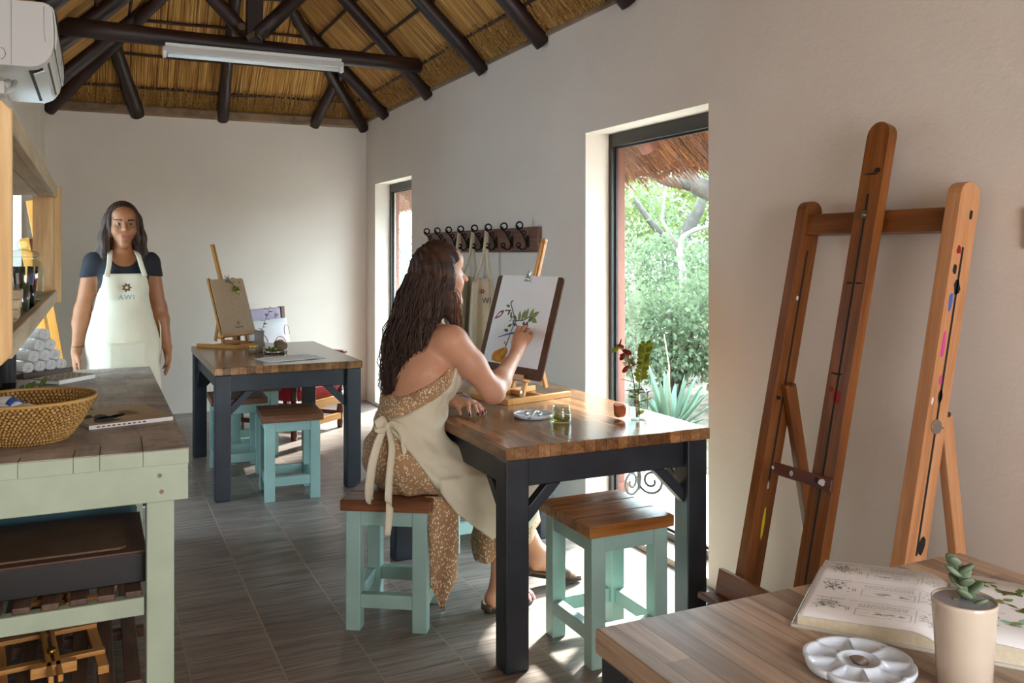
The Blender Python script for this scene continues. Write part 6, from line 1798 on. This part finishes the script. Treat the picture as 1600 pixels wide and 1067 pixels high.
def hair_extra(m):
    hr = np.random.default_rng(21)
    for i in range(520):
        ph = hr.uniform(R(62), R(298)); q1 = hr.uniform(.78, 1.08) if i % 3 else hr.uniform(.45, .8)
        wv = hr.uniform(.004, .014); fr = hr.uniform(9, 17); p0 = hr.uniform(0, 6.28); off = hr.uniform(.88, 1.1) if i % 4 else hr.uniform(1.0, 1.28); pts = []
        t0 = hr.uniform(0, .10)
        for j in range(19):
            q = t0 + (q1 - t0) * j / 18; u = q * (len(Hc) - 1); k = min(int(u), len(Hc) - 2)
            c = Hc[k] + (Hc[k + 1] - Hc[k]) * (u - k); r_ = Hr[k] + (Hr[k + 1] - Hr[k]) * (u - k)
            r_ = max(r_, .022) * (1 + (off - 1) * min(1, q * 1.8)); a = ph
            d = fd * math.cos(a) + ld * math.sin(a)
            wq = wv * min(1, q * 2.5)
            p = c + d * r_ * (1.0 if q > .2 else 1.02) + np.array((math.sin(fr * q * 2 + p0), math.cos(fr * q * 2 + p0 * 1.7), 0)) * wq
            if q < .14: p = hc + A(-.008, 0, .012) + (p - hc - A(-.008, 0, .012)) / max(1e-6, np.linalg.norm((p - hc - A(-.008, 0, .012)) / A(.106, .092, .11))) * 1.01
            pts.append(p)
        r0 = hr.uniform(.0016, .0036); m.tube([tuple(p) for p in pts], [r0 * (1 - .75 * (j / 18) ** 2) for j in range(19)], 5)
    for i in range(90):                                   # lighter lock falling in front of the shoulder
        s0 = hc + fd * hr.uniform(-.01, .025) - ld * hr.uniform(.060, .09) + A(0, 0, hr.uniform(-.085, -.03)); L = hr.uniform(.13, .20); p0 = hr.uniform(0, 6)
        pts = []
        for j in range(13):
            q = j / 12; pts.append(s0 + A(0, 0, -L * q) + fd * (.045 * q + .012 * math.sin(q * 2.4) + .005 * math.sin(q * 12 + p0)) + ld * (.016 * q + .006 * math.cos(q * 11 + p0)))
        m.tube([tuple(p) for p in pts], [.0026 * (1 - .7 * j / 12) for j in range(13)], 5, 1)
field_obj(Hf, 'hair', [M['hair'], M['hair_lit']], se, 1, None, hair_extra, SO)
def sandal(heel, toe, parent, striped, w=.046):
    heel = Vector(heel); toe = Vector(toe); d = (toe - heel).normalized(); x = Vector((d.y, -d.x, 0)).normalized(); L = (toe - heel).length
    o = []
    for a in np.linspace(0, 6.283, 33)[:-1]:
        y = math.cos(a); wd = .82 + .18 * y if y < 0 else 1.0
        o.append((w * wd * math.sin(a) * (1 - .10 * y * y), L / 2 + y * L / 2))
    Mx = frame(heel, x, d); m = MB(); m.prism(o, .012, Mx, 0, -.006); m.prism([(p[0] * .96, (p[1] - L / 2) * .98 + L / 2) for p in o], .012, Mx, 1, .006)
    m.build('sandal_sole', [M['sole'], M['leather']], parent, bevel=.003).location = SO
    n = x.cross(d)
    G = []
    for i in range(9):
        v = i / 8; row = []
        for j in range(15):
            a = math.pi * j / 14; wd = .95 * w
            row.append(heel + d * (L * (.50 + .24 * v)) + x * math.cos(a) * wd + n * (.012 + math.sin(a) * (.058 - .024 * v)))
        G.append([tuple(p) for p in row])
    m = MB(); m.sheet(np.array(G), .004); strap_ = m.build('sandal_strap', M['leather'], parent); strap_.location = SO
    if striped:
        m = MB()
        for i in range(4):
            q = .78 + i * .045
            m.sheet(np.array([[tuple(heel + d * (L * (q + dq)) + x * math.cos(a) * w * .9 + n * (.014 + math.sin(a) * (.030 - .02 * (q - .78)))) for a in np.linspace(0, math.pi, 11)] for dq in (0, .022)]), .003, i % 2)
        m.build('striped_toe_strap', [M['p_crimson'], M['paper']], strap_)
    hb = [heel + d * (L * .06) + x * math.cos(a) * w * .72 + d * (-.0) + n * .02 + (-d * .018 * math.sin(a)) for a in np.linspace(0, math.pi, 11)]
    m = MB(); m.sheet(np.array([[tuple(p + n * u) for p in hb] for u in (-.012, 0, .012)]), .004); m.build('heel_strap', M['leather'], parent).location = SO
sandal((1.385, 3.20, .008), (1.615, 3.235, .008), se, True)
sandal((1.655, 3.382, .058), (1.905, 3.342, .012), se, False)

pb_ = thing('paint_brush', 'blue-handled paint brush held in the painting hand of the seated person', 'paint brush', (1.70, 3.54, 1.06), 0)
m = MB(); m.tube([(-.085, .035, -.012), (-.04, .022, .001), (.012, .008, .010)], [.0018, .0032, .0036], 8); m.build('handle', M['p_blue'], pb_)
m = MB(); m.tube([(.012, .008, .010), (.030, .016, .012)], [.0034, .003], 8); m.build('ferrule', M['steel'], pb_)
m = MB(); m.tube([(.030, .016, .012), (.042, .030, .013), (.046, .036, .0135)], [.003, .0028, .0005], 8); m.build('bristles', M['stem'], pb_)
M['eye'] = m_plain('eye_white', '#9a8578', .3)
# ------------------------------------------------------------------ standing woman (at rest, facing the camera)
st_ = thing('person', 'standing person in a black T-shirt and cream canvas apron by the back wall', 'person', (.14, 5.46, 0), R(6))
B = Field((-.36, -.32, -.01), (.36, .22, 1.76), .0062)
B.ell((0, 0, .93), (.155, .108, .125), .05)
B.cone((0, 0, 1.0), (0, -.005, 1.12), .125, .108, .06, flat=((0, 1, 0), 1.28)); B.cone((0, -.005, 1.12), (0, 0, 1.29), .110, .130, .06, flat=((0, 1, 0), 1.3))
for s in (-1, 1): B.ell((.062 * s, -.085, 1.245), (.058, .05, .06), .04)
B.cone((-.130, .008, 1.374), (.130, .008, 1.374), .048, .048, .05)
B.cone((0, .012, 1.36), (0, -.002, 1.50), .054, .050, .035)
hd = A(0, -.012, 1.585)
B.ell(hd, (.076, .094, .108), .02)
B.cone(hd + A(0, -.042, -.055), hd + A(0, -.062, -.112), .056, .032, .03)
B.ell(hd + A(0, -.055, .045), (.058, .042, .045), .02)
for s in (-1, 1):
    B.ell(hd + A(.036 * s, -.066, -.040), (.027, .026, .028), .02)
    B.ell(hd + A(.031 * s, -.100, -.006), (.018, .014, .0105), .012, 's')
    B.ell(hd + A(.077 * s, .006, -.018), (.010, .020, .032), .008)
B.cone(hd + A(0, -.090, .004), hd + A(0, -.115, -.034), .009, .0135, .010)
for s in (-1, 1): B.ell(hd + A(.011 * s, -.106, -.038), (.008, .009, .007), .006)
B.cone(hd + A(-.014, -.092, -.066), hd + A(.014, -.092, -.066), .009, .009, .008); B.cone(hd + A(-.012, -.089, -.079), hd + A(.012, -.089, -.079), .009, .009, .008)
B.ell(hd + A(0, -.085, -.112), (.022, .018, .017), .02)
for s in (-1, 1):
    S0, E0_, W0 = A(.150 * s, .008, 1.362), A(.200 * s, .03, 1.10), A(.236 * s, -.02, .885)
    B.cone(S0, E0_, .048, .039, .04); B.cone(E0_, E0_ * .7 + W0 * .3, .041, .040, .03); B.cone(E0_ * .7 + W0 * .3, W0, .040, .026, .03)
    kk = [W0 + A(s * .004, -.034, -.082), W0 + A(s * .007, -.014, -.088), W0 + A(s * .006, .006, -.086), W0 + A(s * .002, .024, -.078)]
    for q in kk: B.cone(W0 + (q - W0) * .1, q, .020, .0125, .014)
    for q, L in zip(kk, (.066, .076, .070, .054)):
        finger(B, [q, q + A(-s * .004, -.004, -L * .45), q + A(-s * .014, -.006, -L * .8), q + A(-s * .022, -.006, -L)], (.0092, .0082, .0068))
    finger(B, [W0 + A(-s * .002, -.022, -.02), W0 + A(-s * .010, -.052, -.055), W0 + A(-s * .014, -.06, -.085), W0 + A(-s * .016, -.058, -.102)], (.0125, .0098, .0078), .006)
    H0, K0, A0 = A(.088 * s, 0, .90), A(.090 * s, -.012, .50), A(.092 * s, .02, .09)
    B.cone(H0, K0, .088, .056, .05); B.cone(K0, K0 * .7 + A0 * .3 + A(0, .02, 0), .055, .056, .03); B.cone(K0 * .7 + A0 * .3 + A(0, .02, 0), A0, .055, .036, .03)
    B.cone(A0, A(.094 * s, .045, .045), .036, .034, .02); B.cone(A(.094 * s, .045, .045), A(.102 * s, -.13, .035), .034, .030, .02)
def facemat(c):
    r = np.zeros(len(c)); d = c - hd
    r[(d[:, 1] < -.086) & (np.abs(d[:, 0]) < .021) & (d[:, 2] > -.083) & (d[:, 2] < -.064)] = 1
    r[(d[:, 1] < -.07) & (np.abs(np.abs(d[:, 0]) - .033) < .019) & (np.abs(d[:, 2] - .017 - .10 * (np.abs(d[:, 0]) - .033) ** 1) < .0045)] = 2
    return r
body2 = field_obj(B, 'body', [M['skin2'], M['lips'], M['brow']], st_, 2, facemat)
for s in (-1, 1):
    m = MB(); c = hd + A(.031 * s, -.0805, -.006); m.ell(c, (.0112,) * 3, 14, 10); m.ell(c + A(0, -.0082, 0), (.0062, .004, .0062), 10, 6, None, 1); m.build('eye', [M['eye'], M['brow']], body2)
    m = MB(); m.ell(hd + A(.08 * s, .0, -.062), (.004, .004, .010), 8, 6); m.build('earring', M['steel'], body2)
# clothes
Tf = Field((-.34, -.26, .86), (.34, .24, 1.47), .0062)
Tf.ell((0, 0, .95), (.168, .122, .125), .05)
Tf.cone((0, 0, 1.0), (0, -.005, 1.12), .138, .121, .06, flat=((0, 1, 0), 1.26)); Tf.cone((0, -.005, 1.12), (0, 0, 1.29), .122, .141, .06, flat=((0, 1, 0), 1.28))
for s in (-1, 1): Tf.ell((.062 * s, -.088, 1.245), (.064, .058, .066), .04)
Tf.cone((-.130, .008, 1.374), (.130, .008, 1.374), .056, .056, .05)
Tf.cone((0, .012, 1.36), (0, .005, 1.45), .062, .058, .03)
for s in (-1, 1): Tf.cone((.148 * s, .008, 1.36), (.172 * s, .016, 1.235), .057, .055, .03)
X_, Y_, Z_ = Tf.grid()
Tf.f = np.maximum(Tf.f, .90 - Z_); Tf.f = np.maximum(Tf.f, Z_ - 1.425 - .0 * X_)
sl = (np.abs(X_) - .155) * .98 - (Z_ - 1.235) * .1; slv = np.where(np.abs(X_) > .134, 1.288 - .10 * (np.abs(X_) - .158) - Z_, -1); Tf.f = np.maximum(Tf.f, slv)
dn = np.sqrt(X_ ** 2 + (Y_ + .09) ** 2 + ((Z_ - 1.43) * .95) ** 2) - .083
Tf.f = np.maximum(Tf.f, -dn).astype(np.float32)
field_obj(Tf, 'shirt', [M['tee']], st_, 2)
Jf = Field((-.24, -.2, .05), (.24, .2, 1.02), .0065)
Jf.ell((0, 0, .93), (.166, .119, .125), .05)
for s in (-1, 1):
    Jf.cone((.088 * s, 0, .90), (.090 * s, -.01, .50), .098, .068, .05); Jf.cone((.090 * s, -.01, .50), (.092 * s, .02, .09), .068, .052, .03)
X_, Y_, Z_ = Jf.grid(); Jf.f = np.maximum(np.maximum(Jf.f, .085 - Z_), Z_ - 1.0).astype(np.float32)
field_obj(Jf, 'jeans', [M['denim']], st_, 2)
for s in (-1, 1):
    Sf = Field((.02 if s > 0 else -.19, -.19, -.005), (.19 if s > 0 else -.02, .1, .13), .005)
    Sf.cone((.092 * s, .025, .085), (.094 * s, .048, .042), .044, .042, .02); Sf.cone((.094 * s, .048, .042), (.102 * s, -.135, .034), .042, .036, .03)
    X_, Y_, Z_ = Sf.grid(); Sf.f = np.maximum(np.maximum(Sf.f, .001 - Z_), Z_ - .105).astype(np.float32)
    field_obj(Sf, 'shoe', [M['canvas_shoe'], M['paper']], st_, 2, lambda c: (c[:, 2] < .018).astype(int))
Af = Field((-.32, -.32, .50), (.32, .22, 1.34), .0062)
Af.cone((0, 0, 1.06), (0, -.005, 1.12), .138, .130, .05, flat=((0, 1, 0), 1.2)); Af.cone((0, -.005, 1.12), (0, 0, 1.29), .132, .150, .05, flat=((0, 1, 0), 1.24))
for s in (-1, 1): Af.ell((.062 * s, -.094, 1.24), (.068, .062, .075), .06)
Af.cone((0, 0, 1.06), (0, -.005, .92), .142, .185, .06, flat=((0, 1, 0), 1.3)); Af.cone((0, -.005, .92), (0, -.03, .52), .185, .205, .06, flat=((0, 1, 0), 1.3))
X_, Y_, Z_ = Af.grid()
Af.f = Af.f + (.006 * np.sin(X_ * 38 + 2) + .004 * np.sin(X_ * 75 + Z_ * 12)) * np.clip((1.05 - Z_) * 3, 0, 1)
bw = np.interp(Z_[0, 0], [.5, .98, 1.07, 1.10, 1.30], [.30, .30, .215, .150, .108])[None, None]
Af.f = np.maximum(Af.f, np.abs(X_) - bw); Af.f = np.maximum(Af.f, Y_ - np.where(Z_ < 1.07, .085, .02)); Af.f = np.maximum(Af.f, Z_ - 1.305); Af.f = np.maximum(Af.f, .535 - Z_).astype(np.float32)
def ap_extra(m):
    for s in (-1, 1):
        ribbon(m, [(.098 * s, -.142, 1.29), (.083 * s, -.118, 1.35), (.072 * s, -.066, 1.412), (.060 * s, .01, 1.438), (.03 * s, .062, 1.42), (0, .07, 1.41)], [.026] * 6, [(0, -1, .2), (0, -1, .6), (0, -.4, 1), (.3 * s, .5, 1), (0, 1, .5)])
    ribbon(m, [(-.165, .06, 1.05), (-.1, .115, 1.05), (0, .13, 1.05), (.1, .115, 1.05), (.165, .06, 1.05)], [.03] * 5, (0, 1, 0))
    ribbon(m, [(.17, .03, 1.05), (.195, -.02, 1.02), (.20, -.03, .90), (.195, -.03, .78)], [.02, .03, .03, .026], (1, -.4, 0))
    G = [[(x, -.188 - .02 * math.cos(x * 9) - (.93 - z) * .06, z) for z in np.linspace(.78, .93, 5)] for x in np.linspace(-.10, .10, 11)]
    m.sheet(np.array(G), .004)
apron2 = field_obj(Af, 'apron', [M['apron']], st_, 2, None, ap_extra)
# printed mark on the bib
Mx = frame((0, -.172, 1.20), (1, 0, 0), (0, .0, 1))
m = MB()
for k in range(7): m.prism(leafpoly((.006 * math.cos(k * .9), .03 + .006 * math.sin(k * .9)), .020, .007, k * .9), .004, Mx, 0, -.003)
m.build('emblem', M['ink_brown'], apron2)
text_mesh('lettering', 'AWI', .036, Mx @ Matrix.Translation((.0, -.035, -.001)), M['ink_grey'], apron2, .003, space=1.3)
Hf = Field((-.16, -.16, 1.24), (.16, .18, 1.74), .0058)
Hf.ell(hd + A(0, .014, .014), (.090, .103, .112), .02)
Hf.cone(hd + A(0, .05, -.03), (0, .075, 1.36), .085, .07, .05, flat=((0, 1, 0), 1.4))
for s in (-1, 1): Hf.chain([hd + A(.070 * s, -.012, .02), hd + A(.088 * s, -.006, -.08), (.098 * s, -.012, 1.40), (.098 * s, -.04, 1.31)], [.030, .032, .034, .016], .03)
X_, Y_, Z_ = Hf.grid()
dx, dy, dz_ = X_ - hd[0], Y_ - hd[1], Z_ - hd[2]
face = np.maximum(np.sqrt((dx / .064) ** 2 + ((dz_ + .02) / .098) ** 2) - 1, -1) * .06
Hf.f = np.maximum(Hf.f, np.where(dy < .01, -face, -1)); Hf.f = np.maximum(Hf.f, np.where((dy < -.02) & (dz_ < -.09), .068 - np.abs(dx), -1))
an = np.arctan2(dy, dx); Hf.f = (Hf.f + .004 * np.sin(an * 19 + Z_ * 14)).astype(np.float32)
def h_extra(m):
    hr = np.random.default_rng(5)
    for i in range(170):
        s = -1 if i % 2 else 1; x0 = hr.uniform(.062, .094); y0 = hr.uniform(-.05, .07); p = hr.uniform(0, 6); L = hr.uniform(.22, .34)
        m.tube([(s * (x0 + .018 * math.sin(q * 2.2) + .004 * math.sin(q * 9 + p)), y0 - .02 * q + .005 * math.cos(q * 8 + p), hd[2] + .03 - L * q) for q in np.linspace(0, 1, 11)], [.0032 * (1 - .7 * q) for q in np.linspace(0, 1, 11)], 5)
    for i in range(130):
        a = hr.uniform(R(-10), R(190)); pts = []
        for q in np.linspace(0, 1, 12):
            th = q * 1.75; r_ = A(.0915 * math.sin(th), .1045 * math.sin(th), .1135)
            pts.append((hd[0] + r_[0] * math.cos(a), hd[1] + .014 + r_[1] * math.sin(a), hd[2] + .014 + .1135 * math.cos(th)))
        m.tube(pts, [.0024] * 12, 5)
field_obj(Hf, 'hair', [M['hair']], st_, 1, None, h_extra)
m = MB(); m.tube([(-.228 + .028 * math.cos(a), -.018 + .028 * math.sin(a), .905) for a in np.linspace(0, 6.283, 21)], .004, 8, caps=False); m.build('bracelet', M['leather'], st_)

# second floor easel leaning in the far left corner
fe2 = thing('floor_easel', 'tall pine easel coloured sunlit orange, leaning in the far left corner behind the workbench', 'easel', (-.1, 5.93, 0))
for x, y in ((0, 0), (.0, -.34)):
    m = MB(); m.bar((x, y, .0), (x - .255, y, 1.50), .028, .05, (1, 0, .2)); m.build('post', M['sunlit_wood'], fe2, bevel=.004)
m = MB(); m.bar((.03, -.17, .1), (-.235, -.17, 1.72), .03, .045, (1, 0, .2)); m.build('mast', M['sunlit_wood'], fe2, bevel=.004)
for z in (.42, 1.40):
    m = MB(); m.bar((-.17 * z + .02, -.37, z), (-.17 * z + .02, .03, z), .05, .022, (1, 0, .17)); m.build('cross_bar', M['sunlit_wood'], fe2, bevel=.003)
m = MB(); m.bar((.06, -.38, .46), (.06, .04, .46), .06, .03, (0, 0, 1)); m.build('ledge', M['sunlit_wood'], fe2, bevel=.003)
